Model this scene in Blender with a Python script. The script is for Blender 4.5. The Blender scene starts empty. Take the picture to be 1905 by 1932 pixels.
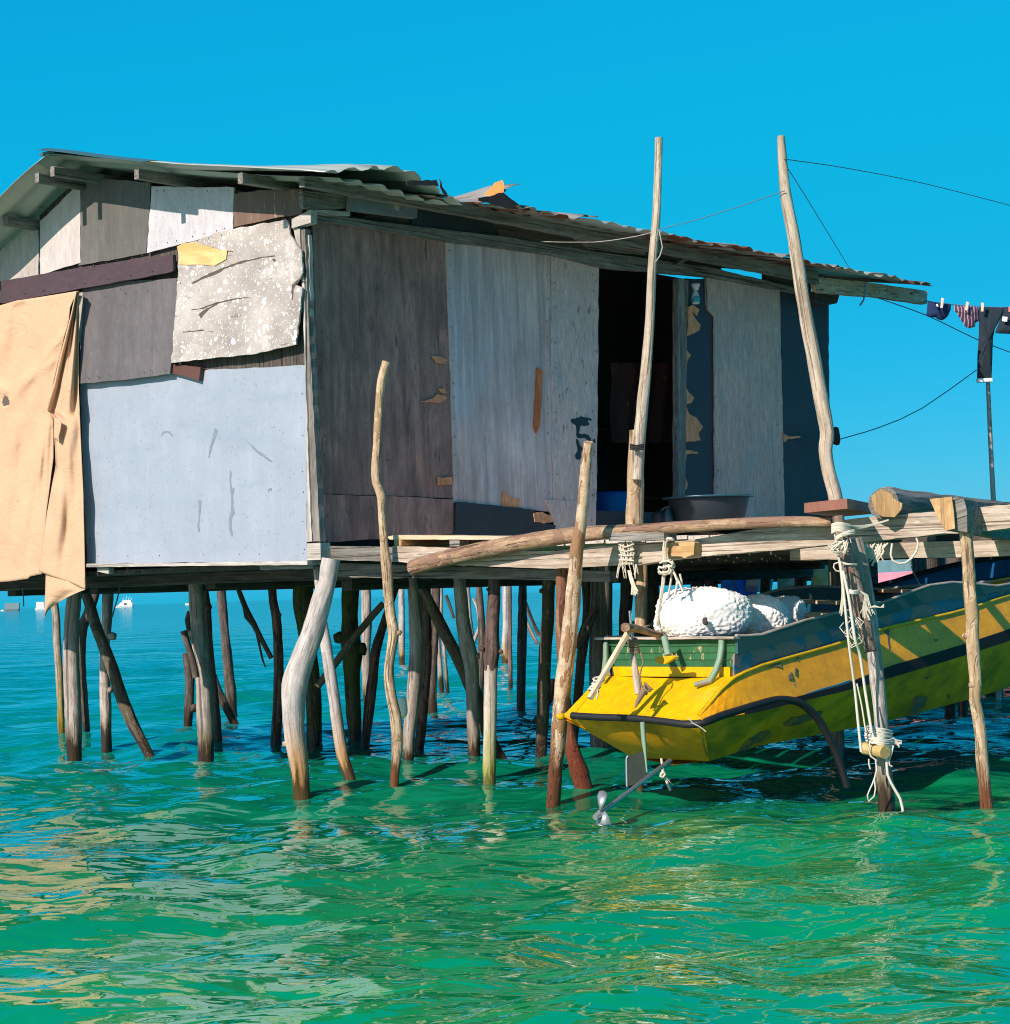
import bpy, math, random
import numpy as np
from mathutils import Vector, Matrix, noise
random.seed(7)
S = bpy.context.scene
COL = S.collection
V = Vector
# ---------------------------------------------------------------- camera
F, CXP, CYP, EYE = 4000.0, 952.5, 966.0, 1.2
pit, rol = math.atan(151 / F), math.radians(1.8)
fwd = V((0, math.cos(pit), math.sin(pit)))
up0 = V((0, -math.sin(pit), math.cos(pit)))
rt0 = V((1, 0, 0))
CR = rt0 * math.cos(rol) - up0 * math.sin(rol)
CU = rt0 * math.sin(rol) + up0 * math.cos(rol)
CAM = V((0, 0, EYE))
cd = bpy.data.cameras.new('camera')
co = bpy.data.objects.new('camera', cd)
COL.objects.link(co)
co.matrix_world = Matrix(((CR.x, CU.x, -fwd.x, 0), (CR.y, CU.y, -fwd.y, 0), (CR.z, CU.z, -fwd.z, EYE), (0, 0, 0, 1)))
cd.sensor_fit = 'HORIZONTAL'; cd.sensor_width = 36.0
cd.lens = 36.0 * F / 1905.0
cd.clip_start = 0.1; cd.clip_end = 12000
S.camera = co
# ---------------------------------------------------------------- light
SUN = V((-.30, -.358, .29)).normalized()          # towards the sun
EL, AZ = math.asin(SUN.z), math.atan2(SUN.x, SUN.y)
w = bpy.data.worlds.new('World'); S.world = w; w.use_nodes = True
wn = w.node_tree; wn.nodes.clear()
sky = wn.nodes.new('ShaderNodeTexSky'); sky.sky_type = 'NISHITA'; sky.sun_disc = False
sky.sun_elevation = EL; sky.sun_rotation = AZ
sky.air_density = 0.7; sky.dust_density = 0.7; sky.ozone_density = 6.0; sky.altitude = 0
def vscale(k):
    d = wn.nodes.new('ShaderNodeVectorMath'); d.operation = 'SCALE'; d.inputs['Scale'].default_value = k; return d
pre, post = vscale(.1), vscale(7.4)
grade = wn.nodes.new('ShaderNodeRGBCurve')        # one tropical blue grade over the whole sky
def curve(i, pts):
    c = grade.mapping.curves[i]
    while len(c.points) < len(pts): c.points.new(.5, .5)
    for p, q in zip(c.points, pts): p.location = q; p.handle_type = 'AUTO_CLAMPED'
grade.mapping.use_clip = False
grade.mapping.extend = 'EXTRAPOLATED'
curve(0, [(0, 0), (.08, .003), (.16, .006), (.26, .028), (.36, .10), (.55, .5), (1, 1.2)])
curve(1, [(0, 0), (.155, .345), (.25, .455), (.40, .485), (.70, .70), (1, 1.1)])
curve(2, [(0, 0), (.33, .69), (.48, .79), (.65, .80), (1, 1.05)])
grade.mapping.update()
bg = wn.nodes.new('ShaderNodeBackground'); bg.inputs['Strength'].default_value = 0.1
wo = wn.nodes.new('ShaderNodeOutputWorld')
wn.links.new(sky.outputs[0], pre.inputs[0])
wn.links.new(pre.outputs[0], grade.inputs['Color'])
wn.links.new(grade.outputs[0], post.inputs[0])
wn.links.new(post.outputs[0], bg.inputs['Color'])
wn.links.new(bg.outputs[0], wo.inputs[0])
sl = bpy.data.lights.new('sun', 'SUN'); sl.energy = 4.5; sl.angle = math.radians(.5); sl.color = (1, .865, .77)
so = bpy.data.objects.new('sun', sl); COL.objects.link(so)
so.rotation_euler = (-SUN).to_track_quat('-Z', 'Y').to_euler()
so.location = SUN * 60
S.view_settings.view_transform = 'Standard'; S.view_settings.look = 'None'
S.view_settings.exposure = 0.4; S.view_settings.gamma = 1; S.view_settings.use_curve_mapping = False
S.cycles.use_denoising = True
S.cycles.pixel_filter_type = 'BLACKMAN_HARRIS'; S.cycles.filter_width = 1.05
S.cycles.max_bounces = 8
# ---------------------------------------------------------------- picture -> place
K = 1905 / 3072
def zoom(x0, y0, sw, zw):
    s = sw / zw * K
    return lambda x, y: (x0 * K + x * s, y0 * K + y * s)
rA = zoom(0, 1650, 800, 1905); rB = zoom(700, 1650, 800, 1905); rC = zoom(1200, 1600, 800, 1818)
rD = zoom(1650, 1600, 800, 1905); rE = zoom(2300, 1500, 772, 1864); rF = zoom(2400, 1300, 672, 1855)
rG = zoom(2500, 800, 572, 1579); rH = zoom(1700, 600, 1000, 1905); rI = zoom(0, 400, 1000, 1905)
rJ = zoom(0, 1100, 1000, 1905); rK = zoom(800, 400, 1000, 1905); rL = zoom(900, 1000, 1000, 1905)
rM = zoom(2200, 1680, 600, 1905); rN = zoom(1800, 1880, 260, 1674); rO = zoom(2520, 1550, 280, 1352)
rQ = zoom(2600, 2150, 160, 937); rR = zoom(1740, 2250, 360, 1905); rS = zoom(1050, 450, 600, 1905)
rT = zoom(0, 850, 300, 552); rU = zoom(1850, 1620, 500, 1905); rV = zoom(2700, 1480, 372, 1905)
rX = zoom(1980, 1450, 370, 1905); rY = zoom(1300, 1700, 600, 1905); rZ = zoom(2800, 880, 272, 1752)
rBT = zoom(2060, 820, 140, 1127); rBO = zoom(0, 1780, 640, 1905); rGR = zoom(1700, 1230, 160, 1627)
rP = lambda x, y: (x, y)
def ray(p):
    return CR * ((p[0] - CXP) / F) - CU * ((p[1] - CYP) / F) + fwd
def atY(p, y):                                    # the point that far in front of the camera
    d = ray(p); return CAM + d * (y / d.y)
def atZ(p, z=0.0):
    d = ray(p); return CAM + d * ((z - EYE) / d.z)
class Plane:
    def __init__(s, P, n): s.P = V(P); s.n = V(n).normalized()
    def at(s, p, off=0.0):
        d = ray(p); return CAM + d * ((s.P + s.n * off - CAM).dot(s.n) / d.dot(s.n))
UPZ = V((0, 0, 1))
RD = V((.640, .768, 0)).normalized()              # along the shack's long wall
N2 = V((RD.y, -RD.x, 0))                          # out of the long wall
N1 = -RD                                          # out of the gable wall
TL = V((-RD.y, RD.x, 0))                          # gable wall, to the left
CORNER = V((-1.24, 13.7, 1.46))
W1 = Plane(CORNER, N1); W2 = Plane(CORNER, N2)
# ---------------------------------------------------------------- mesh helpers
class Geo:
    def __init__(s): s.v = []; s.f = []; s.g = []; s.sm = []
    def add(s, v, f, g=None, smooth=False):
        o = len(s.v)
        s.v += [V(p) for p in v]; s.g += [V(p) for p in (g if g is not None else v)]
        s.f += [tuple(i + o for i in q) for q in f]
        s.sm += ([smooth] * len(f)) if isinstance(smooth, bool) else smooth
        return s
    def join(s, o): return s.add(o.v, o.f, o.g, list(o.sm))
def mk(name, geo, mat, parent=None, origin=None):
    if parent is not None:
        org = V(parent['_o'])
        rel = org
    else:
        if origin is None:
            n = len(geo.v)
            origin = V((sum(p.x for p in geo.v) / n, sum(p.y for p in geo.v) / n, min(p.z for p in geo.v)))
        rel = V(origin)
    me = bpy.data.meshes.new(name)
    me.from_pydata([tuple(p - rel) for p in geo.v], [], geo.f)
    me.polygons.foreach_set('use_smooth', geo.sm)
    at = me.attributes.new('grain', 'FLOAT_VECTOR', 'POINT')
    at.data.foreach_set('vector', np.array([tuple(p) for p in geo.g], dtype=np.float32).ravel())
    me.update()
    o = bpy.data.objects.new(name, me)
    COL.objects.link(o)
    if mat is not None: me.materials.append(mat)
    if parent is not None:
        o.parent = parent; o['_o'] = tuple(rel)
    else:
        o.location = rel; o['_o'] = tuple(rel)
    return o
def thing(name, label, cat, loc, group=None):
    o = bpy.data.objects.new(name, None); COL.objects.link(o)
    o.empty_display_size = .1; o.location = loc; o['_o'] = tuple(loc)
    return tag(o, label, cat, group)
def tag(o, label, cat, group=None):
    o['label'] = label; o['category'] = cat
    if group: o['group'] = group
    return o
def kind(o, k): o['kind'] = k; return o
def catmull(pts, rad, step):
    P = [V(p) for p in pts]; n = len(P)
    op, orr = [], []
    for i in range(n - 1):
        p0 = P[i - 1] if i else P[0] * 2 - P[1]; p1, p2 = P[i], P[i + 1]
        p3 = P[i + 2] if i + 2 < n else P[-1] * 2 - P[-2]
        m = max(1, int((p2 - p1).length / step))
        for k in range(m):
            t = k / m
            op.append(.5 * ((2 * p1) + (p2 - p0) * t + (2 * p0 - 5 * p1 + 4 * p2 - p3) * t * t + (3 * p1 - p0 - 3 * p2 + p3) * t ** 3))
            orr.append(rad[i] * (1 - t) + rad[i + 1] * t)
    op.append(P[-1]); orr.append(rad[-1])
    return op, orr
def tube(pts, rad, sides=12, step=.05, rough=.07, seed=None, cap=True, sq=0.0):
    if seed is None: seed = random.random() * 100
    if not isinstance(rad, (list, tuple)): rad = [rad] * len(pts)
    P, R = catmull(pts, rad, step) if len(pts) > 2 or step < 1 else ([V(p) for p in pts], list(rad))
    g = Geo(); vs, gs, fs = [], [], []
    L = 0.0; ref = None; sv = V((seed, seed * 1.7, 0))
    for i, p in enumerate(P):
        t = (P[min(i + 1, len(P) - 1)] - P[max(i - 1, 0)]).normalized()
        if ref is None: ref = t.orthogonal()
        ref = (ref - t * ref.dot(t)).normalized(); b = t.cross(ref)
        if i: L += (p - P[i - 1]).length
        for k in range(sides):
            a = 2 * math.pi * k / sides
            c, s = math.cos(a), math.sin(a)
            r = R[i]
            if rough:
                q = V((c * .8, s * .8, L * 3.2)) + sv
                r *= 1 + rough * 1.3 * noise.noise(q) + rough * .9 * noise.noise(q * 3.1) + rough * .55 * noise.noise(V((q.x * 4, q.y * 4, q.z * 2.2)))
            if sq: r *= 1 + sq * (abs(math.cos(2 * a)) - .5) * -1
            vs.append(p + ref * (c * r) + b * (s * r)); gs.append(V((c * R[i] + seed, s * R[i], L)))
    n = len(P)
    for i in range(n - 1):
        for k in range(sides):
            k2 = (k + 1) % sides
            fs.append((i * sides + k, i * sides + k2, (i + 1) * sides + k2, (i + 1) * sides + k))
    g.add(vs, fs, gs, True)
    if cap:
        for e in (0, n - 1):
            ring = vs[e * sides:(e + 1) * sides]; c = sum(ring, V()) / sides
            gc = [V((x.x * 3, x.y * 3, seed)) for x in gs[e * sides:(e + 1) * sides]]
            ff = [(k, (k + 1) % sides, sides) if e else ((k + 1) % sides, k, sides) for k in range(sides)]
            g.add(ring + [c], ff, gc + [V((seed * 3, 0, seed))], False)
    return g
def beam(A, B, w, h, up=UPZ, seg=None, jit=.003, ch=.12):
    A, B = V(A), V(B); t = (B - A); L = t.length; t.normalize()
    s = t.cross(up).normalized(); u = s.cross(t)
    seg = seg or max(1, int(L / .25)); c = min(w, h) * ch
    prof = [(-w / 2 + c, -h / 2), (w / 2 - c, -h / 2), (w / 2, -h / 2 + c), (w / 2, h / 2 - c), (w / 2 - c, h / 2), (-w / 2 + c, h / 2), (-w / 2, h / 2 - c), (-w / 2, -h / 2 + c)]
    vs, gs, fs = [], [], []; sd = random.random() * 50
    for i in range(seg + 1):
        p = A + t * (L * i / seg)
        dx, dy = random.uniform(-jit, jit), random.uniform(-jit, jit)
        for x, y in prof:
            vs.append(p + s * (x + dx) + u * (y + dy)); gs.append(V((x + sd, y, L * i / seg)))
    for i in range(seg):
        for k in range(8): fs.append((i * 8 + k, i * 8 + (k + 1) % 8, (i + 1) * 8 + (k + 1) % 8, (i + 1) * 8 + k))
    g = Geo().add(vs, fs, gs)
    g.add(vs[:8], [tuple(range(7, -1, -1))], [V((x + sd, y, 0)) for x, y in prof]); g.add(vs[-8:], [tuple(range(8))], [V((x + sd, y, 0)) for x, y in prof])
    return g
def ragged(pts, step=14, amp=1.0):
    out = []; n = len(pts)
    for i in range(n):
        a, b = pts[i], pts[(i + 1) % n]
        d = math.hypot(b[0] - a[0], b[1] - a[1]); m = max(1, int(d / step))
        out.append(a)
        for k in range(1, m):
            t = k / m
            j = random.uniform(-amp, amp); q = random.uniform(-amp, amp) * .4
            nx, ny = -(b[1] - a[1]) / d, (b[0] - a[0]) / d
            out.append((a[0] + (b[0] - a[0]) * (t) + nx * j, a[1] + (b[1] - a[1]) * t + ny * j + q))
    return out
def plate(P, n, th, gdir=UPZ):
    P = [V(p) for p in P]; n = V(n); t = gdir.cross(n).normalized(); sd = random.random() * 60
    B = [p - n * th for p in P]; k = len(P)
    gg = lambda p: V((p.dot(t) + sd, p.dot(n), p.dot(gdir)))
    a = sum(((P[i] - P[0]).cross(P[(i + 1) % k] - P[0]) for i in range(k)), V())
    if a.dot(n) < 0: P.reverse(); B.reverse()
    g = Geo().add(P, [tuple(range(k))], [gg(p) for p in P])
    g.add(B, [tuple(range(k - 1, -1, -1))], [gg(p) for p in B])
    for i in range(k):
        j = (i + 1) % k
        q = [P[j], P[i], B[i], B[j]]
        g.add(q, [(0, 1, 2, 3)], [gg(p) for p in q])
    return g
def flat(pl, pts, off, th, rg=0.8, gdir=UPZ, reg=rP, step=14):
    px = [reg(*p) for p in pts]
    if rg: px = ragged(px, step, rg)
    f = off if callable(off) else (lambda p: off)
    return plate([pl.at(p, f(p)) for p in px], pl.n, th, gdir)
def lathe(prof, c, sides=24, axis=UPZ):
    s = axis.orthogonal().normalized(); u = axis.cross(s); vs, fs = [], []
    for r, z in prof:
        for k in range(sides):
            a = 2 * math.pi * k / sides
            vs.append(V(c) + axis * z + s * (r * math.cos(a)) + u * (r * math.sin(a)))
    for i in range(len(prof) - 1):
        for k in range(sides):
            k2 = (k + 1) % sides
            fs.append((i * sides + k, i * sides + k2, (i + 1) * sides + k2, (i + 1) * sides + k))
    g = Geo().add(vs, fs, None, True)
    return g
def blob(c, rx, ry, rz, ax, amp=.1, cell=0.0, cs=14, n=4, seed=0.0):
    import bmesh
    bm = bmesh.new(); bmesh.ops.create_icosphere(bm, subdivisions=n, radius=1)
    s = V(ax).normalized(); u = UPZ.cross(s).normalized(); vs = []
    for q in bm.verts:
        p = q.co.copy()
        p = V([math.copysign(abs(x) ** .8, x) for x in p])
        r = 1 + amp * noise.noise(p * 1.3 + V((seed, 0, 0)))
        P = s * (p.x * rx * r) + u * (p.y * ry * r) + UPZ * (p.z * rz * r)
        if cell:
            d = noise.voronoi(P * cs + V((seed, 0, 0)))[0]
            P += P.normalized() * (cell * (min(d[1] - d[0], .5) * 2 - .6)) + P.normalized() * (cell * .8 * noise.noise(P * cs * 2.3))
        vs.append(V(c) + P)
    g = Geo().add(vs, [tuple(x.index for x in f.verts) for f in bm.faces], None, True); bm.free()
    return g
# ---------------------------------------------------------------- materials
class NT:
    def __init__(s, name):
        s.m = bpy.data.materials.new(name); s.m.use_nodes = True; s.t = s.m.node_tree; s.t.nodes.clear()
        s.out = s.t.nodes.new('ShaderNodeOutputMaterial'); s.b = s.t.nodes.new('ShaderNodeBsdfPrincipled')
        s.t.links.new(s.b.outputs[0], s.out.inputs[0])
    def put(s, v, sock):
        if isinstance(v, bpy.types.NodeSocket): s.t.links.new(v, sock)
        elif isinstance(v, (tuple, list)) and sock.type == 'RGBA' and len(v) == 3: sock.default_value = (*v, 1)
        else: sock.default_value = v
    def n(s, ty, out=0, props=None, **inp):
        d = s.t.nodes.new('ShaderNode' + ty)
        for k, v in (props or {}).items(): setattr(d, k, v)
        for k, v in inp.items(): s.put(v, d.inputs[int(k[1:])] if k[0] == 'i' and k[1:].isdigit() else d.inputs[k])
        return d.outputs[out]
    def coords(s, scale, attr='grain', rand=True):
        a = s.n('Attribute', 1, {'attribute_name': attr})
        if rand:
            r = s.n('ObjectInfo', 5)
            r = s.n('Math', 0, {'operation': 'MULTIPLY'}, i0=r, i1=37.0)
            cx = s.n('CombineXYZ', X=r, Y=r)
            a = s.n('VectorMath', 0, {'operation': 'ADD'}, i0=a, i1=cx)
        return s.n('VectorMath', 0, {'operation': 'MULTIPLY'}, i0=a, i1=scale)
    def noise(s, vec, scale=1.0, detail=4.0, rough=.55, dist=0.0):
        return s.n('TexNoise', 0, None, Vector=vec, Scale=scale, Detail=detail, Roughness=rough, Distortion=dist)
    def ramp(s, f, stops, interp='LINEAR'):
        d = s.t.nodes.new('ShaderNodeValToRGB'); d.color_ramp.interpolation = interp
        e = d.color_ramp.elements
        while len(e) < len(stops): e.new(.5)
        for q, (p, c) in zip(e, stops):
            q.position = p; q.color = (*c, 1) if isinstance(c, (tuple, list)) else (c, c, c, 1)
        s.put(f, d.inputs[0]); return d.outputs[0]
    def mix(s, f, a, b, mode='MIX'):
        d = s.t.nodes.new('ShaderNodeMix'); d.data_type = 'RGBA'; d.blend_type = mode
        s.put(f, d.inputs[0]); s.put(a, d.inputs[6]); s.put(b, d.inputs[7]); return d.outputs[2]
    def math(s, op, a, b=0.0, clamp=False):
        return s.n('Math', 0, {'operation': op, 'use_clamp': clamp}, i0=a, i1=b)
    def bump(s, h, st=.5, dist=.01):
        s.put(s.n('Bump', 0, None, Strength=st, Distance=dist, Height=h), s.b.inputs['Normal'])
    def fin(s, col, rough=.8, **kw):
        s.put(col, s.b.inputs['Base Color']); s.put(rough, s.b.inputs['Roughness'])
        for k, v in kw.items(): s.put(v, s.b.inputs[k.replace('_', ' ')])
        return s.m
def wood(name, dark, mid, light, across=18, along=1.6, bump=.5, wet=None, patch=None, rough=.85, cracks=.5, knots=0, moss=None, spray=0.0):
    t = NT(name); across *= 1.9; along *= 1.5
    v = t.coords((across, across, along))
    n1 = t.noise(v, 1, 7, .72, .4)
    col = t.ramp(n1, [(.34, dark), (.5, mid), (.66, light)])
    v2 = t.coords((3, 3, 1.2)); n2 = t.noise(v2, 1, 3, .5)
    col = t.mix(t.ramp(n2, [(.35, 0.0), (.7, .55)]), col, tuple(x * .55 for x in mid))
    nb = t.noise(t.coords((across * .6, across * .6, along * 3.5)), 1, 6, .7, .8)
    col = t.mix(t.ramp(nb, [(.42, 0.0), (.62, .62)]), col, tuple(x * .8 for x in dark))
    nl = t.noise(t.coords((across * .9, across * .9, along * 5)), 1, 5, .7, .5)
    col = t.mix(t.ramp(nl, [(.58, 0.0), (.72, .5)]), col, tuple(min(1, x * 1.25) for x in light))
    v3 = t.coords((across * 2.6, across * 2.6, along * .9)); n3 = t.noise(v3, .6, 5, .65, .6)
    cr = t.ramp(n3, [(.375, 1.0), (.42, 0.0)])
    col = t.mix(t.math('MULTIPLY', cr, min(1, cracks * 1.5)), col, tuple(x * .22 for x in dark))
    h = t.math('ADD', n1, t.math('MULTIPLY', cr, -.6))
    if patch:
        vp = t.coords((patch[1], patch[1], patch[1] * .45)); npz = t.noise(vp, 1, 4, .6, .6)
        pm = t.ramp(npz, [(patch[2], 0.0), (patch[2] + .035, 1.0)])
        col = t.mix(pm, col, patch[0]); h = t.math('ADD', h, t.math('MULTIPLY', pm, .35))
    if spray:
        ns = t.noise(t.coords((26, 26, 22)), 1, 4, .7)
        col = t.mix(t.ramp(ns, [(.6, 0.0), (.66, spray)]), col, (.85, .83, .78))
    rg = rough
    if wet:
        z = t.n('SeparateXYZ', 2, None, Vector=t.n('NewGeometry', 0))
        wn_ = t.noise(t.coords((26, 26, 3)), 1, 5, .65)
        zz = t.math('ADD', z, t.math('MULTIPLY', t.math('SUBTRACT', wn_, .5), .62))
        if moss:
            mk_ = t.ramp(zz, [(.12, 1.0), (moss[1], 0.0)])
            col = t.mix(mk_, col, t.mix(n1, tuple(x * .6 for x in moss[0]), moss[0]))
        wm = t.ramp(zz, [(wet[1] * .55, 1.0), (wet[1], 0.0)])
        col = t.mix(wm, col, t.mix(n1, tuple(x * .5 for x in wet[0]), wet[0]))
        rg = t.math('SUBTRACT', rough, t.math('MULTIPLY', wm, rough - .25))
    t.bump(h, bump, .012)
    return t.fin(col, rg, Specular_IOR_Level=.3)
def paint(name, base, under=(.25, .2, .16), peel=.62, var=.18, grime=(.1, .09, .08), gamt=.35, scale=(6, 6, 4), gsc=(14, 14, .9), bump=.3, rough=.6, speck=0, edge=.03, extra=None, mott=.5):
    t = NT(name)
    n1 = t.noise(t.coords((2.2, 2.2, 1.6)), 1, 4, .6)
    col = t.mix(t.ramp(n1, [(.3, 0.0), (.7, 1.0)]), tuple(x * (1 - var) for x in base), tuple(min(1, x * (1 + var * .6)) for x in base))
    if extra:
        ne = t.noise(t.coords(extra[1]), 1, 4, .6, .4)
        col = t.mix(t.ramp(ne, [(extra[2], 0.0), (extra[2] + extra[3], 1.0)]), col, extra[0])
    nm = t.noise(t.coords((scale[0] * 2.2, scale[1] * 2.2, scale[2] * 1.3)), 1, 9, .78, .5)
    col = t.mix(t.ramp(nm, [(.40, 0.0), (.68, mott)]), col, tuple(x * .42 for x in base))
    col = t.mix(t.ramp(nm, [(.28, mott * .6), (.42, 0.0)]), col, tuple(min(1, x * 1.3) for x in base))
    n2 = t.noise(t.coords(gsc), 1, 4, .65)
    col = t.mix(t.math('MULTIPLY', t.ramp(n2, [(.45, 0.0), (.75, 1.0)]), gamt), col, grime)
    n3 = t.noise(t.coords(scale), 1, 6, .68, .3)
    pm = t.ramp(n3, [(peel, 0.0), (peel + edge, 1.0)])
    col = t.mix(pm, col, under)
    h = t.math('ADD', t.math('MULTIPLY', pm, -1.0), t.math('MULTIPLY', n2, .4))
    if speck:
        n4 = t.noise(t.coords((60, 60, 50)), 1, 2, .5)
        col = t.mix(t.ramp(n4, [(.66, 0.0), (.69, speck)]), col, tuple(x * .4 for x in grime))
    t.bump(h, bump, .006)
    return t.fin(col, rough, Specular_IOR_Level=.35)
def plain(name, c, rough=.6, var=.15, sc=20, bump=.15, **kw):
    t = NT(name); n = t.noise(t.coords((sc, sc, sc)), 1, 4, .6)
    t.bump(n, bump, .005)
    return t.fin(t.mix(n, tuple(x * (1 - var) for x in c), tuple(min(1, x * (1 + var)) for x in c)), rough, **kw)
# ---- piles and driftwood
WET = ((.06, .035, .02), .20)
m_grey = wood('driftwood_grey', (.27, .21, .17), (.48, .41, .36), (.70, .63, .57), 16, 1.4, .7, WET, moss=((.16, .12, .05), .32))
m_bone = wood('driftwood_bone', (.34, .28, .24), (.56, .50, .46), (.72, .67, .63), 14, 1.2, .6, ((.10, .055, .015), .2), moss=((.50, .25, .06), .52), cracks=.35)
m_tan = wood('barked_tan_wood', (.36, .22, .12), (.64, .46, .28), (.80, .64, .45), 15, 2.2, .9, ((.22, .075, .03), .28), patch=((.40, .27, .15), 9, .55))
m_flaky = wood('flaky_bark', (.44, .27, .16), (.70, .51, .34), (.82, .66, .48), 12, 4, 1.0, ((.20, .07, .035), .38), patch=((.33, .18, .09), 10, .52), cracks=.3)
m_red = wood('red_wet_bark', (.20, .08, .04), (.33, .15, .08), (.50, .34, .22), 12, 3, .8, ((.22, .06, .03), .55), patch=((.22, .10, .06), 12, .52))
m_brown = wood('brown_bark', (.09, .058, .045), (.21, .135, .105), (.35, .25, .20), 16, 1.6, .9, WET, patch=((.09, .055, .042), 8, .52))
m_dark = wood('dark_old_wood', (.055, .042, .036), (.13, .10, .08), (.24, .19, .16), 16, 1.6, .9, WET)
m_moss = wood('mossy_wood', (.035, .035, .022), (.085, .085, .045), (.16, .15, .10), 12, 2, .9, WET, patch=((.07, .095, .025), 7, .48))
m_mottle = wood('mottled_bark', (.09, .08, .055), (.20, .175, .125), (.31, .27, .20), 10, 4, .9, WET, patch=((.12, .095, .06), 16, .46), cracks=.3)
m_half = wood('half_bleached_wood', (.08, .05, .04), (.17, .11, .09), (.28, .20, .17), 15, 1.6, .9, ((.12, .13, .03), .3), moss=((.36, .34, .10), .5), patch=((.10, .06, .05), 7, .55))
m_bleach = wood('bleached_stump_wood', (.38, .31, .24), (.60, .52, .43), (.74, .67, .57), 15, 1.2, .6, ((.16, .15, .03), .12), moss=((.40, .37, .11), .48), cracks=.4)
m_yelo = wood('yellow_foot_wood', (.22, .17, .12), (.42, .35, .27), (.56, .49, .41), 16, 1.6, .7, ((.25, .16, .02), .2), moss=((.42, .28, .04), .8))
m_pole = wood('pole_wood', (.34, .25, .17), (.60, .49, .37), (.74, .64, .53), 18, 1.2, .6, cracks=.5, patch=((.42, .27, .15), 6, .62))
# ---- sawn timber
m_beamw = wood('sawn_pale_beam', (.34, .25, .18), (.58, .48, .38), (.70, .60, .50), 22, 1.0, .5, cracks=.6)
m_beamo = wood('fresh_orange_wood', (.40, .22, .09), (.62, .38, .17), (.74, .50, .26), 20, 1.4, .4, cracks=.3)
m_log = wood('long_log_bark', (.24, .14, .085), (.44, .28, .17), (.60, .42, .27), 16, 2.4, .9, patch=((.26, .15, .10), 8, .52))
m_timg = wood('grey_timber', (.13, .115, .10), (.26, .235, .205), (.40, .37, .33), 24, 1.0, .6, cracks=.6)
m_timd = wood('dark_timber', (.05, .042, .036), (.10, .085, .07), (.17, .145, .12), 22, 1.0, .6)
m_timp = wood('pale_timber', (.36, .31, .26), (.58, .53, .47), (.72, .67, .61), 24, 1.0, .5, cracks=.4)
m_batten = wood('new_batten', (.62, .44, .27), (.76, .58, .38), (.84, .68, .48), 20, 1.2, .2, cracks=.15)
# ---- panels, gable
m_j = paint('pale_blue_paint', (.345, .39, .455), (.20, .21, .22), .71, .07, (.27, .33, .41), .5, (3.4, 3.4, 1.6), (3, 3, 5), .15, .45, .35, .02, ((.28, .33, .40), (1.1, 1.1, 4.0), .56, .25), .2)
m_a = paint('grey_white_board', (.52, .47, .43), (.26, .22, .19), .66, .2, (.30, .26, .24), .5, (7, 7, 5), speck=.4)
m_b = paint('pale_pinkish_board', (.60, .54, .51), (.34, .28, .25), .68, .14, (.38, .33, .31), .45, (7, 7, 4), (16, 16, .8), speck=.2)
m_c = paint('dark_grey_board', (.155, .148, .132), (.30, .28, .26), .72, .2, (.08, .075, .065), .5, (7, 7, 5), (20, 20, .8), speck=.0)
m_d = paint('pale_lilac_board', (.60, .57, .595), (.34, .30, .28), .72, .1, (.42, .40, .42), .45, (6, 6, 4), (16, 16, .6), speck=.4)
m_e = paint('brown_streaked_board', (.20, .125, .09), (.46, .40, .35), .60, .25, (.10, .06, .045), .6, (18, 18, 2), (20, 20, .6))
m_i = paint('grey_plywood', (.150, .135, .140), (.50, .46, .42), .74, .22, (.085, .075, .075), .6, (8, 8, 6), (16, 16, .7), .35, .7, .25)
m_h = paint('purple_brown_board', (.092, .056, .062), (.5, .44, .42), .745, .12, (.06, .035, .04), .3, (14, 14, 12), (8, 8, .8), .1, .45)
m_k = paint('maroon_board', (.13, .055, .045), (.52, .46, .42), .6, .15, (.08, .03, .025), .4, (5, 5, 5), speck=0)
m_g = wood('raw_yellow_ply', (.60, .36, .12), (.74, .49, .20), (.80, .58, .28), 6, .5, .2, cracks=.2)
def speckled():
    t = NT('speckled_board')
    v = t.coords((1, 1, 1)); n0 = t.noise(v, 3, 4, .6)
    col = t.ramp(n0, [(.3, (.27, .235, .215)), (.7, (.50, .45, .41))])
    for sc, th in ((16, .30), (34, .27), (70, .25)):
        vo = t.n('TexVoronoi', 0, None, Vector=t.n('VectorMath', 0, {'operation': 'ADD'}, i0=v, i1=t.n('VectorMath', 0, {'operation': 'SCALE'}, i0=t.n('TexNoise', 1, None, Vector=v, Scale=9.0, Detail=3.0), Scale=.09)), Scale=float(sc), Randomness=1.0)
        sel = t.noise(v, sc * .45, 2)
        m = t.math('MULTIPLY', t.ramp(vo, [(th * .75, 1.0), (th, 0.0)]), t.ramp(sel, [(.46, 0.0), (.56, 1.0)]))
        col = t.mix(m, col, (.84, .81, .74))
    nb = t.noise(v, 2.6, 5, .65)
    col = t.mix(t.ramp(nb, [(.55, 0.0), (.75, .8)]), col, (.80, .75, .68))
    nc = t.noise(t.coords((3, 3, 26)), 1, 5, .7, 1.2)
    cr = t.ramp(nc, [(.335, 1.0), (.36, 0.0)])
    col = t.mix(t.math('MULTIPLY', cr, .7), col, (.16, .12, .10))
    t.bump(t.math('ADD', n0, t.math('MULTIPLY', cr, -1.0)), .4, .01)
    return t.fin(col, .8)
m_f = speckled()
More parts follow.
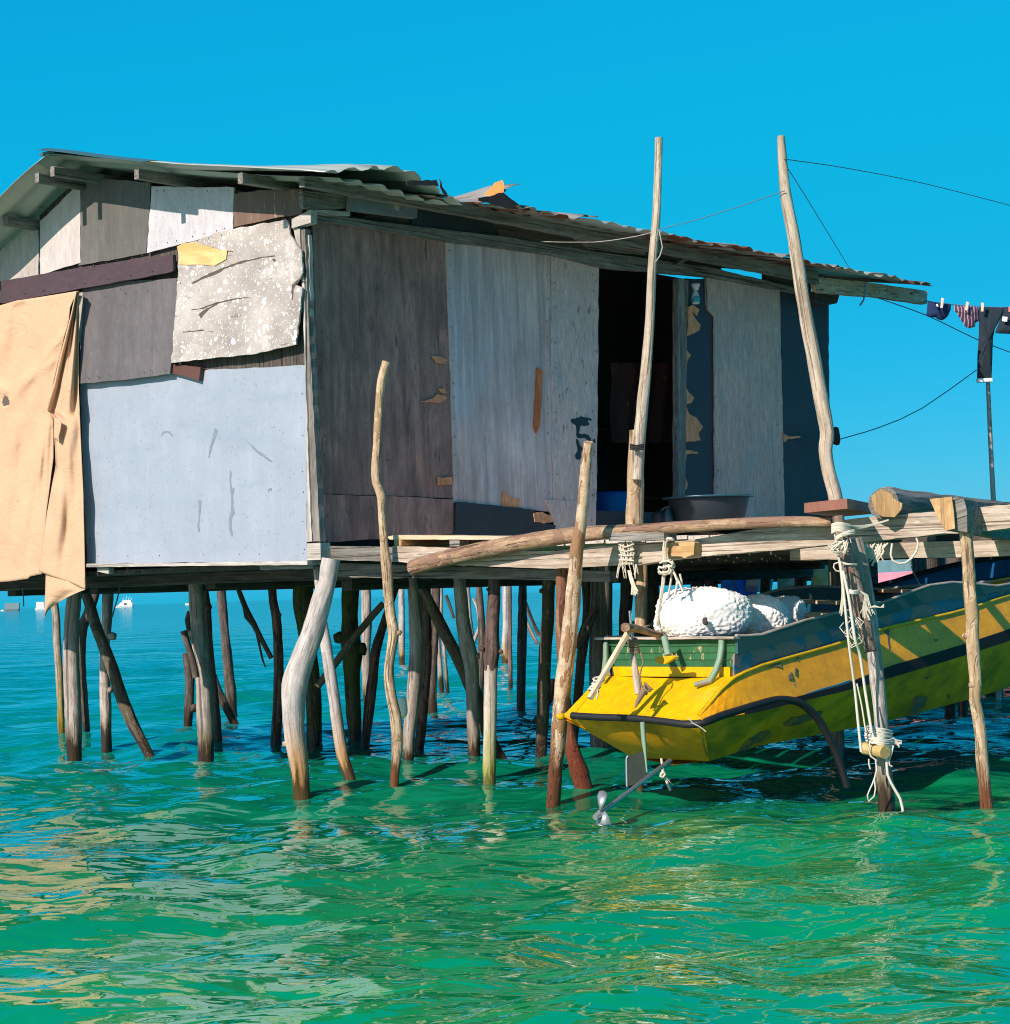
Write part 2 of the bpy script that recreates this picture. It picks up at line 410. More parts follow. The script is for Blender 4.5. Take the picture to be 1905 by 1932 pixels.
# ---- panels, long wall
m_A = paint('dark_plywood', (.46, .235, .185), (.16, .085, .07), .58, .5, (.10, .055, .05), .7, (9, 9, 3), (12, 12, .9), .5, .75, .3, .1, ((.58, .26, .19), (3, 3, 2.2), .54, .14), .9)
m_B = paint('blue_grey_plywood', (.86, .57, .51), (.20, .15, .14), .66, .34, (.26, .19, .17), .75, (14, 14, 2), (10, 10, .55), .35, .7, .25, .08, ((.64, .54, .56), (1.5, 1.5, .8), .46, .2), .7)
m_C = paint('flecked_plywood', (.86, .56, .48), (.28, .21, .18), .61, .15, (.38, .30, .26), .5, (26, 26, 9), (14, 14, 1), .5, .75, .2, .04, ((.58, .49, .49), (3, 3, 2), .5, .2), .75)
m_E = paint('brown_grey_plywood', (.76, .46, .38), (.26, .19, .16), .68, .15, (.34, .24, .19), .55, (16, 16, 6), (16, 16, .9), .5, .75, .25, .05, ((.52, .40, .38), (3, 3, 2), .5, .2), .75)
m_F = paint('navy_painted_board', (.052, .032, .042), (.10, .085, .075), .76, .2, (.014, .02, .03), .4, (14, 14, 10), (8, 8, 1), .15, .5)
m_bk = paint('black_board', (.042, .04, .046), (.30, .25, .21), .765, .2, (.02, .02, .024), .4, (12, 12, 12), (8, 8, 1), .15, .6)
m_tarn = paint('blue_grey_painted_timber', (.24, .28, .31), (.13, .10, .085), .66, .15, (.12, .10, .09), .4, (7, 7, 5))
m_teal = paint('dark_teal_board', (.028, .046, .052), (.05, .045, .04), .7, .2, (.02, .02, .02), .3)
m_raw = wood('torn_raw_ply', (.72, .25, .10), (.90, .35, .17), (.95, .48, .30), 14, 3, .4, cracks=.2)
m_strip = wood('orange_strip', (.56, .13, .04), (.70, .19, .07), (.80, .25, .10), 14, 2, .2, cracks=.2)
m_in = plain('dark_inner_wood', (.13, .10, .085), .9, .3)  # even dark brown for the walls inside
m_blackp = plain('black_spray', (.012, .02, .028), .6)
m_crk = plain('crack_shadow_wood', (.10, .075, .06), .9); m_drip = plain('grey_drip_stain', (.20, .23, .27), .6, .25)
def roofm(name, base, rust=.62):
    t = NT(name)
    n1 = t.noise(t.coords((2, 2, 2)), 1, 5, .62); n2 = t.noise(t.coords((5, 5, 1.2)), 1, 5, .65, .3)
    col = t.mix(n1, tuple(x * .7 for x in base), base)
    rm = t.ramp(n2, [(rust, 0.0), (rust + .07, 1.0)])
    col = t.mix(rm, col, t.mix(n1, (.10, .035, .018), (.30, .10, .04)))
    t.bump(n2, .2, .004)
    return t.fin(col, t.math('ADD', .42, t.math('MULTIPLY', rm, .4)), Metallic=.15)
m_roof = roofm('weathered_zinc', (.48, .52, .46), .64)
m_rooft = roofm('teal_zinc', (.07, .16, .17), .68)
m_rust = roofm('rusty_zinc', (.42, .40, .35), .47)

# ================================================================ SHACK
shack = thing('stilt_shack', 'patchwork plywood shack with corrugated roof standing on driftwood stilts over the sea', 'shack', CORNER + V((0, 0, -.2)))
def hp(name, g, m, label=None, parent=None):
    o = mk(name, g, m, parent or shack)
    if label: o['label'] = label
    return o
# gable wall: backing of dark boards, then the patches, each a board of its own
gback = [rI(-335, 1060), rI(-330, 1040), rI(0, 690), rI(440, 290), rI(900, 320), rI(1350, 335), rI(1770, 470), rJ(1775, 1150), rJ(470, 1160), rJ(470, 200), rI(460, 905)]
hp('wall_backing', flat(W1, gback, 0, .02, 0), m_timd)
hp('wall_backing', flat(W1, [rI(-310, 1065), rI(0, 760), rI(470, 640), rI(472, 1000), rJ(470, 1165), rJ(-310, 1165)], -.35, .02, 0), m_in)  # dark sheet added so the opening looks shaded inside
PAN = [
 ('wall_panel', rI, [(-130, 800), (0, 690), (222, 450), (222, 832), (0, 868), (-130, 892)], .022, m_a, 'grey white board under the left roof slope'),
 ('wall_panel', rI, [(230, 520), (340, 420), (465, 290), (467, 760), (232, 832)], .030, m_b, 'pale pinkish board beside the ridge'),
 ('wall_panel', rI, [(472, 268), (870, 296), (868, 440), (845, 706), (455, 778), (468, 520)], .026, m_c, 'dark grey board below the ridge'),
 ('wall_panel', rI, [(878, 318), (1354, 325), (1350, 575), (1100, 640), (850, 706)], .034, m_d, 'pale lilac board in the gable'),
 ('wall_panel', rI, [(1357, 365), (1500, 340), (1752, 336), (1750, 475), (1600, 500), (1352, 556)], .040, m_e, 'brown streaked board at the gable end'),
 ('wall_panel', rJ, [(462, 100), (1000, 60), (1775, 20), (1778, 600), (1779, 1156), (1200, 1164), (505, 1172), (480, 600)], .012, m_j, 'large pale blue painted panel'),
]
for nm, rg, pts, off, m, lab in PAN: hp(nm, flat(W1, pts, off, .016, 1.0, UPZ, rg), m, lab)
yb = lambda y0, y1, o0, o1, rg: (lambda p: o0 + (o1 - o0) * (p[1] - rg(0, y0)[1]) / (rg(0, y1)[1] - rg(0, y0)[1]))
hp('wall_panel', flat(W1, [(482, 905), (700, 870), (1035, 850), (1020, 1100), (985, 1405), (720, 1440), (455, 1462), (470, 1200)], yb(850, 1460, .04, .075, rI), .014, .8, UPZ, rI), m_i, 'dark grey plywood patch beside the curtain')
hp('wall_panel', flat(W1, [(1036, 668), (1270, 582), (1655, 508), (1668, 520), (1682, 600), (1720, 660), (1747, 690), (1752, 820), (1712, 890), (1752, 905), (1715, 1235), (1600, 1258), (1480, 1290), (1250, 1310), (992, 1342), (1010, 1100), (1030, 850)], yb(510, 1340, .045, .085, rI), .013, 1.3, UPZ, rI, 10), m_f, 'white speckled patch with cracked veneer')
hp('veneer_patch', flat(W1, [(1025, 668), (1060, 648), (1130, 645), (1230, 675), (1315, 690), (1310, 740), (1240, 780), (1130, 772), (1040, 772)], .064, .006, 1.2, V((1, 0, 0)), rI), m_g, 'bare yellow plywood showing through')
fo = yb(510, 1340, .0465, .0865, rI)
for pts in ([(1105, 882), (1180, 838), (1250, 808), (1300, 786), (1310, 792), (1262, 822), (1200, 846), (1120, 882)], [(1300, 786), (1420, 746), (1500, 730), (1592, 718), (1594, 724), (1500, 738), (1424, 756), (1312, 794)],
            [(1150, 1062), (1180, 1036), (1250, 998), (1290, 985), (1215, 1028), (1180, 1062), (1165, 1085)], [(1100, 1034), (1170, 1022), (1250, 990), (1360, 968), (1450, 962), (1360, 975), (1250, 1000), (1175, 1030)],
            [(1300, 690), (1350, 694), (1352, 700), (1300, 698)], [(1576, 742), (1588, 736), (1600, 746), (1590, 760)], [(1060, 1160), (1180, 1148), (1182, 1153), (1060, 1166)], [(1690, 890), (1720, 862), (1745, 845), (1748, 852), (1722, 872), (1700, 915), (1696, 975), (1690, 975)]):
    hp('crack', flat(W1, pts, fo, .001, .8, UPZ, rI, 6), m_crk)
for pts in ([(1332, 626), (1340, 640), (1338, 700), (1344, 735), (1358, 735), (1350, 775), (1352, 850), (1362, 880), (1345, 900), (1342, 960), (1350, 1012), (1336, 1005), (1326, 960), (1324, 915), (1338, 870), (1338, 770), (1328, 690)],
            [(1146, 802), (1168, 806), (1166, 825), (1160, 880), (1154, 960), (1158, 985), (1148, 985), (1144, 960), (1150, 870)],
            [(1244, 385), (1262, 400), (1230, 490), (1214, 558), (1206, 556), (1224, 470)], [(930, 435), (944, 405), (975, 402), (998, 420), (1004, 442), (994, 430), (970, 410), (948, 416)],
            [(1420, 452), (1500, 520), (1580, 580), (1572, 584), (1490, 530)], [(1550, 740), (1572, 732), (1576, 756), (1566, 742), (1554, 760)]):
    hp('drip_mark', flat(W1, pts, .0135, .001, .8, UPZ, rJ, 6), m_drip)
hp('trim_board', flat(W1, [(5, 868), (400, 800), (700, 752), (1000, 714), (1003, 808), (970, 820), (500, 905), (10, 997)], .085, .03, .6, V((1, 0, .2)), rI), m_h, 'thick purple brown board nailed above the curtain')
hp('trim_board', flat(W1, [(1002, 1350), (1162, 1366), (1152, 1445), (996, 1402)], .05, .03, .8, V((1, 0, 0)), rI), m_k, 'short maroon board end')
hp('corner_post', flat(W1, [rI(1700, 560), rI(1738, 562), rJ(1806, 1042), rJ(1779, 1046), rI(1765, 900)], .035, .05, .8), m_timp)
hp('corner_post', flat(W1, [rI(1738, 562), rI(1768, 565), rI(1790, 1140), rJ(1856, 1042), rJ(1808, 1042)], .022, .05, .8), m_timg)
hp('corner_strip', flat(W2, [rI(1790, 600), rI(1806, 600), rL(158, 1235), rL(150, 1235), rL(95, 400)], .03, .03, 1.2), m_timp)
hp('wall_panel', flat(W1, [(1690, 508), (1800, 452), (1800, 530), (1690, 562)], .055, .06, .6, V((1, 0, 0)), rI), m_timp, 'weathered block at the eave corner')
hp('sill_block', flat(W1, [(1778, 1054), (1856, 1050), (1858, 1150), (1780, 1152)], .06, .09, .5, V((1, 0, 0)), rJ), m_timp)
hp('sill_board', flat(W1, [(500, 1172), (1100, 1166), (1780, 1157), (1781, 1178), (1100, 1184), (500, 1192)], .10, .22, .4, V((1, 0, 0)), rJ), m_timp)
hp('sill_board', flat(W1, [(1505, 1160), (1812, 1155), (1812, 1203), (1505, 1207)], .05, .03, .6, V((1, 0, 0)), rJ), m_timg)
hp('joist_end', flat(W1, [(562, 1190), (628, 1190), (630, 1232), (564, 1216)], .06, .05, .4, V((1, 0, 0)), rJ), m_timp)
# floor and what carries it
LW = 6.35
Cc = CORNER + V((0, 0, -.05))
def slab(a0, a1, b0, b1, z0, z1):                 # a along the long wall, b along the gable to the left
    q = [CORNER + RD * a + TL * b for a, b in ((a0, b0), (a1, b0), (a1, b1), (a0, b1))]
    return plate([V((p.x, p.y, z1)) for p in q], UPZ, z1 - z0, RD)
hp('floor', slab(0, LW, 0, 4.05, 1.405, 1.44), m_timd)
for i, a in enumerate((.42, 1.5, 2.7, 3.9, 5.1, 6.2)):
    hp('floor_joist', beam(V((*(CORNER + RD * a + TL * -.02).xy, 1.36)), V((*(CORNER + RD * a + TL * 4.03).xy, 1.375)), .08, .085), m_timd)
for b in (.25, 1.6, 2.9, 3.9):
    zb = 1.285 if b < 1 else 1.33; hp('floor_bearer', beam(V((*(CORNER + RD * .55 + TL * b).xy, zb)), V((*(CORNER + RD * 6.4 + TL * b).xy, zb)), .10, .085), m_timd)
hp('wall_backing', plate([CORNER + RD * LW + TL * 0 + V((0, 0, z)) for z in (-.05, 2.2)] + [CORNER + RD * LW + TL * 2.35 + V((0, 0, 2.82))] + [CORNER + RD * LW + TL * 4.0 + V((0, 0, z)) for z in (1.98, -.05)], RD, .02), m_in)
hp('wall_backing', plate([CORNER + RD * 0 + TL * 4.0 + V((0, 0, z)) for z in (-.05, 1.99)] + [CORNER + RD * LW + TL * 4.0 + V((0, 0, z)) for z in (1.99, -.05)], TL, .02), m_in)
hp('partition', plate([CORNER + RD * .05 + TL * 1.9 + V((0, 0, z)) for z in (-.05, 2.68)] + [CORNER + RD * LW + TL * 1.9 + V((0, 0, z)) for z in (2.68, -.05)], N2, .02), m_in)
# long wall
LWP = [
 (rL, [(95, -648), (475, -588), (862, -518), (888, 100), (900, 500), (912, 985), (600, 970), (142, 955), (120, 300)], .012, m_A, 'dark brown plywood sheet by the corner'),
 (rL, [(142, 960), (600, 974), (912, 990), (916, 1188), (560, 1215), (165, 1238)], .018, m_A, 'lower strip of dark plywood'),
 (rL, [(866, -512), (1200, -470), (1475, -432), (1478, 400), (1488, 1060), (1385, 1052), (915, 1008), (903, 500), (890, 100)], .02, m_B, 'blue grey plywood sheet with dark streaks'),
 (rL, [(1479, -432), (1756, -366), (1748, 500), (1742, 1000), (1492, 992), (1482, 500)], .026, m_C, 'flecked plywood sheet beside the doorway'),
 (rL, [(1445, 990), (1740, 1000), (1736, 1190), (1505, 1190), (1500, 1130)], .034, m_C, 'short board under the flecked sheet'),
 (rL, [(930, 1004), (1140, 1022), (1385, 1050), (1382, 1110), (1440, 1128), (1505, 1140), (1500, 1205), (922, 1205)], .04, m_bk, 'black board at the foot of the wall'),
 (rH, [(735, 470), (870, 478), (910, 700), (905, 1760), (730, 1760)], .006, m_F, 'narrow navy board with torn tan veneer'),
 (rH, [(858, 445), (1070, 478), (1278, 515), (1290, 1000), (1308, 1880), (905, 1880), (903, 1000), (900, 690), (862, 650)], .022, m_E, 'brown grey plywood sheet with paler face'),
 (rH, [(1276, 505), (1420, 560), (1562, 600), (1566, 1100), (1575, 1760), (1590, 1880), (1305, 1880), (1290, 1000)], .01, m_F, 'navy board at the far corner'),
]
for rg, pts, off, m, lab in LWP: hp('wall_panel', flat(W2, pts, off, .014, .8, UPZ, rg), m, lab)
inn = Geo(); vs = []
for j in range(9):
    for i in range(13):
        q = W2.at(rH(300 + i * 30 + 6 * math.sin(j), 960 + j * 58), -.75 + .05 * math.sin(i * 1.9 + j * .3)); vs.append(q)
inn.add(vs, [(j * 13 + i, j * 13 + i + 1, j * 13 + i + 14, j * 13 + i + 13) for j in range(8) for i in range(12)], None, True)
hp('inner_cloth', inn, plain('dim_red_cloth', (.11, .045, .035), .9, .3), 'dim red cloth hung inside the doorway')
for k, (z, m_) in enumerate(((.55, m_timd), (1.15, m_timd))): hp('inner_shelf', beam(CORNER + RD * 4.0 + TL * 1.7 + V((0, 0, z)), CORNER + RD * 6.2 + TL * 1.7 + V((0, 0, z)), .3, .03), m_timg)
hp('door_post', flat(W2, [(690, 470), (752, 480), (740, 1100), (731, 1750), (688, 1750)], .03, .05, .7, UPZ, rH), m_timg)
hp('door_post', flat(W2, [(845, 470), (864, 473), (866, 640), (850, 630)], .014, .03, .4, UPZ, rH), m_timg)
hp('threshold_board', flat(W2, [(1736, 1055), (2200, 1065), (2200, 1200), (1736, 1200)], .03, .04, .5, V((1, 0, 0)), rL), m_bk)
chips = [
 (rL, [(785, 155), (830, 160), (878, 182), (865, 203), (815, 200)]), (rL, [(720, 425), (800, 400), (820, 378), (868, 392), (880, 405), (830, 432)]),
 (rL, [(825, 348), (862, 345), (880, 372), (850, 376)]), (rL, [(822, 860), (905, 862), (908, 902), (820, 908)]),
 (rL, [(1195, 945), (1225, 950), (1240, 975), (1298, 985), (1300, 1040), (1195, 1032)]), (rL, [(1380, 1070), (1420, 1062), (1480, 1085), (1490, 1120), (1440, 1130), (1385, 1120)]),
 (rH, [(738, 640), (775, 625), (815, 650), (800, 690), (770, 660), (790, 700), (822, 740), (815, 770), (780, 790), (735, 810)]),
 (rH, [(738, 885), (765, 915), (745, 950), (738, 1000)]), (rH, [(738, 1100), (752, 1130), (785, 1165), (770, 1190), (738, 1200)]),
 (rH, [(738, 1215), (760, 1260), (800, 1280), (835, 1330), (810, 1370), (822, 1410), (735, 1420)]), (rH, [(735, 1465), (806, 1475), (806, 1486), (740, 1490), (735, 1540)]),
 (rH, [(733, 1625), (745, 1650), (742, 1690), (731, 1700)]), (rH, [(1296, 1365), (1330, 1385), (1400, 1385), (1398, 1397), (1330, 1400), (1310, 1420), (1298, 1405)])]
for i, (rg, pts) in enumerate(chips): hp('torn_veneer', flat(W2, pts, (.046 if i == 5 else .026) if i < 6 else .030, .005, 1.0, UPZ, rg, 5), m_raw)
hp('wood_strip', flat(W2, [(1400, 228), (1430, 240), (1424, 400), (1415, 560), (1395, 606), (1382, 572), (1392, 400)], .034, .012, .5, UPZ, rL), m_strip, 'thin orange brown strip of wood')
# painted mark on the flecked sheet
mark = Geo()
for pts in ([(370, 480), (400, 455), (520, 440), (640, 400), (685, 350), (720, 390), (830, 410), (960, 425), (1030, 490), (985, 520), (930, 480), (900, 540), (945, 600), (930, 660), (860, 655), (790, 690), (720, 650), (665, 690), (640, 800), (625, 900), (700, 930), (800, 905), (910, 950), (985, 1050), (1000, 1130), (880, 1130), (840, 1060), (760, 1040), (640, 1060), (570, 1030), (535, 960), (545, 800), (520, 650), (440, 600), (390, 570)],
            [(540, 1060), (590, 1090), (640, 1230), (690, 1310), (740, 1360), (735, 1440), (680, 1480), (680, 1560), (690, 1640), (640, 1710), (560, 1710), (510, 1650), (500, 1580), (540, 1500), (580, 1460), (575, 1350), (545, 1230)],
            [(1050, 1110), (1110, 1060), (1130, 1100), (1130, 1200), (1080, 1200)]):
    mark.join(flat(W2, pts, .0285, .001, .6, UPZ, rGR, 4))
hp('painted_mark', mark, m_blackp, 'dark sprayed mark like a figure 5 under a bar')
def nails(name, pl, rows, off, r=.0055):
    g = Geo()
    for (x0, y0), (x1, y1), n in rows:
        for k in range(n):
            t = (k + random.uniform(-.25, .25)) / max(1, n - 1)
            c = pl.at((x0 + (x1 - x0) * t + random.uniform(-1.5, 1.5), y0 + (y1 - y0) * t), off)
            a = UPZ.cross(pl.n).normalized(); q = r * random.uniform(.7, 1.3)
            g.add([c + a * (q * math.cos(w_)) + UPZ * (q * math.sin(w_)) for w_ in [i * math.pi / 3 for i in range(6)]] + [c + pl.n * .004], [(i, (i + 1) % 6, 6) for i in range(6)])
    kind(hp(name, g, m_nail), 'stuff')
m_nail = plain('rusted_nail', (.06, .04, .035), .6)
nails('gable_nails', W1, [((180, 1050), (565, 1044), 7), ((164, 760), (172, 1030), 4), ((568, 680), (573, 1040), 8)], .0135, .004)
nails('gable_nails', W1, [((165, 555), (328, 530), 7), ((158, 712), (315, 695), 7), ((158, 505), (270, 482), 6), ((160, 352), (275, 352), 6), ((292, 360), (436, 360), 7), ((290, 465), (430, 430), 7), ((446, 362), (565, 360), 6), ((10, 560), (320, 505), 9)], .092)
nails('long_wall_nails', W2, [((600, 430), (618, 1012), 16), ((832, 462), (850, 1000), 15), ((725, 440), (735, 1005), 10), ((848, 466), (862, 940), 14), ((1032, 490), (1036, 930), 13), ((1046, 490), (1050, 935), 12), ((1120, 512), (1118, 935), 12), ((1340, 525), (1355, 925), 10), ((1462, 548), (1472, 965), 11), ((612, 930), (848, 940), 9), ((1478, 560), (1485, 965), 9)], .031)
# timber above the long wall
hp('wall_plate', flat(W2, [(585, 402), (760, 424), (945, 446), (1130, 476), (1334, 503), (1515, 546), (1515, 556), (1334, 522), (1128, 504), (1038, 481), (838, 455), (585, 414)], .05, .06, .6, RD), m_timg)
hp('eave_board', flat(W2, [(1128, 450), (1360, 494), (1362, 522), (1128, 502)], .02, .02, .8, RD), m_timd)
hp('eave_board', flat(W2, [(1440, 510), (1530, 528), (1530, 556), (1440, 540)], .02, .02, .8, RD), m_timd)
hp('eave_board', flat(W2, [rK(232, 345), rK(505, 368), rK(512, 440), rK(400, 452), rK(236, 445)], .10, .04, 1.2, RD, rP, 8), m_timg, 'weathered grey board below the eave')
hp('eave_board', flat(W2, [rK(275, 452), rK(505, 465), rK(505, 490), rK(275, 478)], .09, .03, .5, RD), m_timp)
hp('eave_board', flat(W2, [rK(518, 368), rK(900, 398), rK(892, 502), rK(512, 455)], .16, .05, .5, RD), m_tarn, 'blue grey painted board end')
hp('paint_chip', flat(W2, [rK(757, 425), rK(785, 408), rK(792, 440), rK(785, 460), rK(760, 445)], .163, .002, .8, RD, rP, 5), m_timp)
hp('eave_board', flat(W2, [rK(860, 440), rK(1345, 520), rK(1370, 640), rK(860, 560)], .03, .02, .5, RD), m_teal)
hp('eave_board', flat(W2, [rK(1338, 525), rK(1905, 625), rH(190, 310), rH(100, 345), rK(1500, 665), rK(1385, 640)], .045, .02, .5, RD), m_timd)
hp('eave_board', flat(W2, [rH(60, 215), rH(520, 265), rH(500, 335), rH(180, 300)], .06, .03, .5, RD), m_timg)
hp('rafter', flat(W2, [rH(780, 305), rH(815, 310), rH(715, 388), rH(680, 388)], .2, .05, .5, RD), m_timg)
hp('purlin', flat(W2, [(574, 333), (820, 378), (1054, 421), (1300, 468), (1542, 511), (1546, 536), (1300, 487), (1054, 440), (820, 396), (575, 352)], .33, .05, .7, RD), m_timg, 'long eave purlin')
hp('purlin', flat(W2, [rH(1480, 462), rG(370, 160), rG(888, 236), rG(880, 346), rG(500, 290), rG(0, 250), rH(1500, 540)], lambda p: .36 + (p[0] - 1640) * .0011, .06, .5, RD), m_pole, 'eave purlin end, paler and turned to look sunlit')  # paler wood and a slanted face stand in for sunlight here
hp('post_head', flat(W2, [rH(1480, 545), rH(1628, 560), rH(1612, 615), rH(1540, 630), rH(1480, 610)], .12, .1, .6, RD), m_timd)
for x, y in ((200, 262), (288, 222), (775, 240), (1378, 262)):
    e = W1.at(rI(x + 15, y + 8), .44)
    hp('purlin', beam(e, e + RD * 2.2, .045, .07), m_timg)
e = W1.at(rI(30, 520), .30); hp('purlin', beam(e, e + RD * 2.2, .06, .07), m_timg)
# roof
RA = W1.at((88, 296), .46); RB = W1.at((592, 336), .46)
RL = W1.at((-10, 386), .46)
ND = (RA - RB)
def sheet(a0, a1, b0, b1, lift=None, m=m_roof, A=RA, B=RB, pitch=.19, amp=.026, up=0.0, name='roof_sheet', label=None):
    d = A - B; nrm = RD.cross(d).normalized()
    if nrm.z < 0: nrm = -nrm
    na = int((a1 - a0) / .024); nb = 12; g = Geo(); vs, gs, fs = [], [], []
    for j in range(nb + 1):
        b = b0 + (b1 - b0) * j / nb
        for i in range(na + 1):
            a = a0 + (a1 - a0) * i / na
            ph = (a / pitch) % 1
            h = amp * (math.sin(2 * math.pi * ph) * .5 + .5) ** .7
            h += .006 * noise.noise(V((a * 2, b * 4, a0)))
            if lift: h += lift(a, b)
            jag = 0.0
            if j == nb: jag = .018 * noise.noise(V((a * 9, a0, 0))) + .012 * noise.noise(V((a * 31, a0, 0)))
            vs.append(B + RD * a + d * (1 - b - jag) + nrm * (h + up)); gs.append(V((a * 1.0, a0 * 7, b * 2)))
    for j in range(nb):
        for i in range(na):
            k = j * (na + 1) + i; fs.append((k, k + 1, k + na + 2, k + na + 1))
    g.add(vs, fs, gs, True)
    o = hp(name, g, m, label)
    so_ = o.modifiers.new('thick', 'SOLIDIFY'); so_.thickness = .003
    return o
gs_ = lambda x, c, w_: math.exp(-((x - c) / w_) ** 2)
sm = lambda x, a, b: max(0, min(1, (x - a) / (b - a))) ** 2 * (3 - 2 * max(0, min(1, (x - a) / (b - a))))
sheet(0, 1.30, 0, 1.03, lambda a, b: sm(b, .45, 1) * (.055 * gs_(a, .30, .30) + .125 * gs_(a, .72, .34)) - .02 * sm(a, 1.1, 1.3), m_roof, amp=.03, label='zinc sheet with its lower edge lifted')
sheet(.22, 1.42, 0, .985, lambda a, b: sm(b, .7, 1) * .035 * gs_(a, .5, .4), m_roof, up=-.02, amp=.026)
sheet(1.05, 1.87, .1, 1.03, lambda a, b: sm(b, .72, 1) ** 1.3 * (.012 + .20 * sm(a, 1.42, 1.92) ** 1.6  + .012 * noise.noise(V((a * 7, b * 5, 2)))), m_rust, amp=.02, label='rust edged sheet with a curled up corner')
for k, a in enumerate((1.80, 2.72, 3.65, 4.45, 5.25, 6.05, 6.85)):
    j = random.uniform(-.02, .03); q0, q1 = random.uniform(-.004, .035), random.uniform(.0, .05)
    sheet(a, a + .92, 0, 1.02 + j * 1.3, lambda x, b, j=j, a=a, q0=q0, q1=q1: sm(b, .7, 1) * (.012 + q0 * gs_(x, a + .1, .18) + q1 * gs_(x, a + .82, .16) + .012 * noise.noise(V((x * 6, a, b * 3)))), m_rust if k in (0, 2, 3, 4, 6) else m_roof, up=.012 + .006 * (k % 2))
sheet(-.06, 1.6, -.02, .42, lambda a, b: .03 * (1 - sm(b, 0, .42)) * (1 - .5 * sm(a, 0, 1.4)), m_rooft, up=.006, label='teal sheet lapped over the ridge')
for a in (0, .85, 1.7, 2.55, 3.4, 4.25, 5.1, 5.95, 6.7):
    sheet(a, a + .92, -.02, 3.7, lambda x, b: .015 * math.sin(b * 3), m_roof, RA, RL, up=.003 * (int(a * 10) % 2))
hp('ridge_cap', beam(RA + V((0, 0, .03)), RA + RD * 7.4 + V((0, 0, .03)), .16, .02), m_rooft)

FO = (RB - CORNER).dot(N2) + .13
m_rfold = plain('orange_rust', (.95, .26, .06), .8, .35, 14); m_rdark = plain('dark_rust', (.15, .045, .035), .85, .4, 14)
hp('rust_fold', flat(W2, [(1290, 462), (1360, 440), (1420, 380), (1445, 338), (1520, 312), (1530, 345), (1532, 430), (1440, 455), (1350, 478)], lambda p: FO + (p[0] - 948) * .0055, .004, 1.5, UPZ, rS, 8), m_rfold, 'orange rusted fold of the curled roof sheet')
hp('rust_fold', flat(W2, [(1285, 486), (1360, 470), (1445, 456), (1532, 436), (1585, 480), (1680, 552), (1770, 560), (1790, 604), (1600, 590), (1450, 560), (1380, 530), (1290, 510)], FO-.01, .004, 2, UPZ, rS, 8), m_rdark, 'dark red rusted edge')
hp('rust_fold', flat(W2, [(905, 290), (930, 330), (938, 375), (985, 440), (988, 478), (940, 430), (915, 375), (920, 330)], FO+.02, .004, 1, UPZ, rS, 8), m_rdark)
hp('rust_fold', flat(W2, [(590, 320), (700, 316), (880, 308), (905, 372), (860, 362), (780, 366), (600, 366)], FO+.015, .004, 2, UPZ, rS, 8), m_rdark)
# ================================================================ STILTS
GS, GJ, GB, GF = 'stilts under the shack', 'posts carrying the jetty', 'slanting braces among the stilts', 'far posts beyond the shack'
KW = {rA: 800 / 1905 * K, rB: 800 / 1905 * K, rC: 800 / 1818 * K, rD: 800 / 1905 * K, rE: 772 / 1864 * K, rH: 1000 / 1905 * K, rL: 1000 / 1905 * K, rY: 600 / 1905 * K, rP: 1.0}
def wpt(q, reg):
    if len(q) == 4: reg = q[3]; q = q[:3]
    return reg(q[0], q[1]), q[2] * KW[reg]
def pile(label, pts, reg, m, base=None, depth=None, lean=0.0, group=GS, name='stilt', knots=(), sides=14, ext=.7, rough=.085, sq=0.0, cat='wooden stilt'):
    P = [wpt(q, reg) for q in pts]
    if depth is None:
        b = atZ(base or P[-1][0], 0.0); depth = b.y
    n = len(P); p3, r3 = [], []
    for i, (p, wd) in enumerate(P):
        y = depth + lean * (1 - i / max(1, n - 1))
        p3.append(atY(p, y)); r3.append(wd * .5 * y / F)
    if group in (GS, GF) and .8 < p3[0].z < 1.9 and name != 'branch':
        zt2 = 1.37 if group == GS else p3[0].z + .6
        if zt2 > p3[0].z + .02:
            d = (p3[0] - p3[1]).normalized(); d = d if d.z > .5 else V((0, 0, 1))
            p3.insert(0, p3[0] + d * ((zt2 - p3[0].z) / d.z)); r3.insert(0, r3[0])
    if ext and base is None:
        d = (p3[-1] - p3[-2]).normalized(); p3.append(p3[-1] + d * ext); r3.append(r3[-1])
    elif base is not None:
        q = atY(base, depth); p3.append(q); r3.append(r3[-1])
        d = (q - p3[-2]).normalized(); p3.append(q + d * .5); r3.append(r3[-1])
    g = tube(p3, r3, sides + 2, .034, rough * 1.25, sq=sq)
    for kx, ky, kr in knots:
        c = atY(reg(kx, ky), depth - .01); k = kr * KW[reg] * depth / F
        g.join(blob(c, k, k, k * .9, (1, 0, 0), .35, n=2, seed=kx))
    lo = p3[-1]
    o = mk(name, g, m, origin=V((lo.x, lo.y, 0)))
    return tag(o, label, cat, group)
pile('thin stilt with an ochre yellow foot, leftmost under the curtain', [(385, 380, 62), (405, 520, 58), (412, 700, 55), (432, 1000, 58), (440, 1200, 52), (445, 1440, 48)], rA, m_yelo)
pile('thick pale grey stilt below the tip of the tan curtain', [(545, 330, 100), (538, 430, 105), (522, 600, 112), (516, 900, 116), (528, 1250, 122), (540, 1575, 112)], rA, m_grey, knots=[(500, 560, 30)])
pile('dark bent stilt just behind the thick pale one', [(700, 250, 75), (690, 360, 72), (640, 520, 75), (598, 620, 70), (592, 850, 60), (606, 1100, 58), (632, 1420, 50)], rA, m_dark)
pile('stilt dark above and grey white at its foot, crossed by the brown leaning one', [(790, 200, 80), (778, 420, 82), (768, 600, 76), (756, 780, 70), (758, 1000, 78), (765, 1200, 86), (770, 1480, 78)], rA, m_grey, knots=[(812, 680, 32), (795, 1070, 26)])
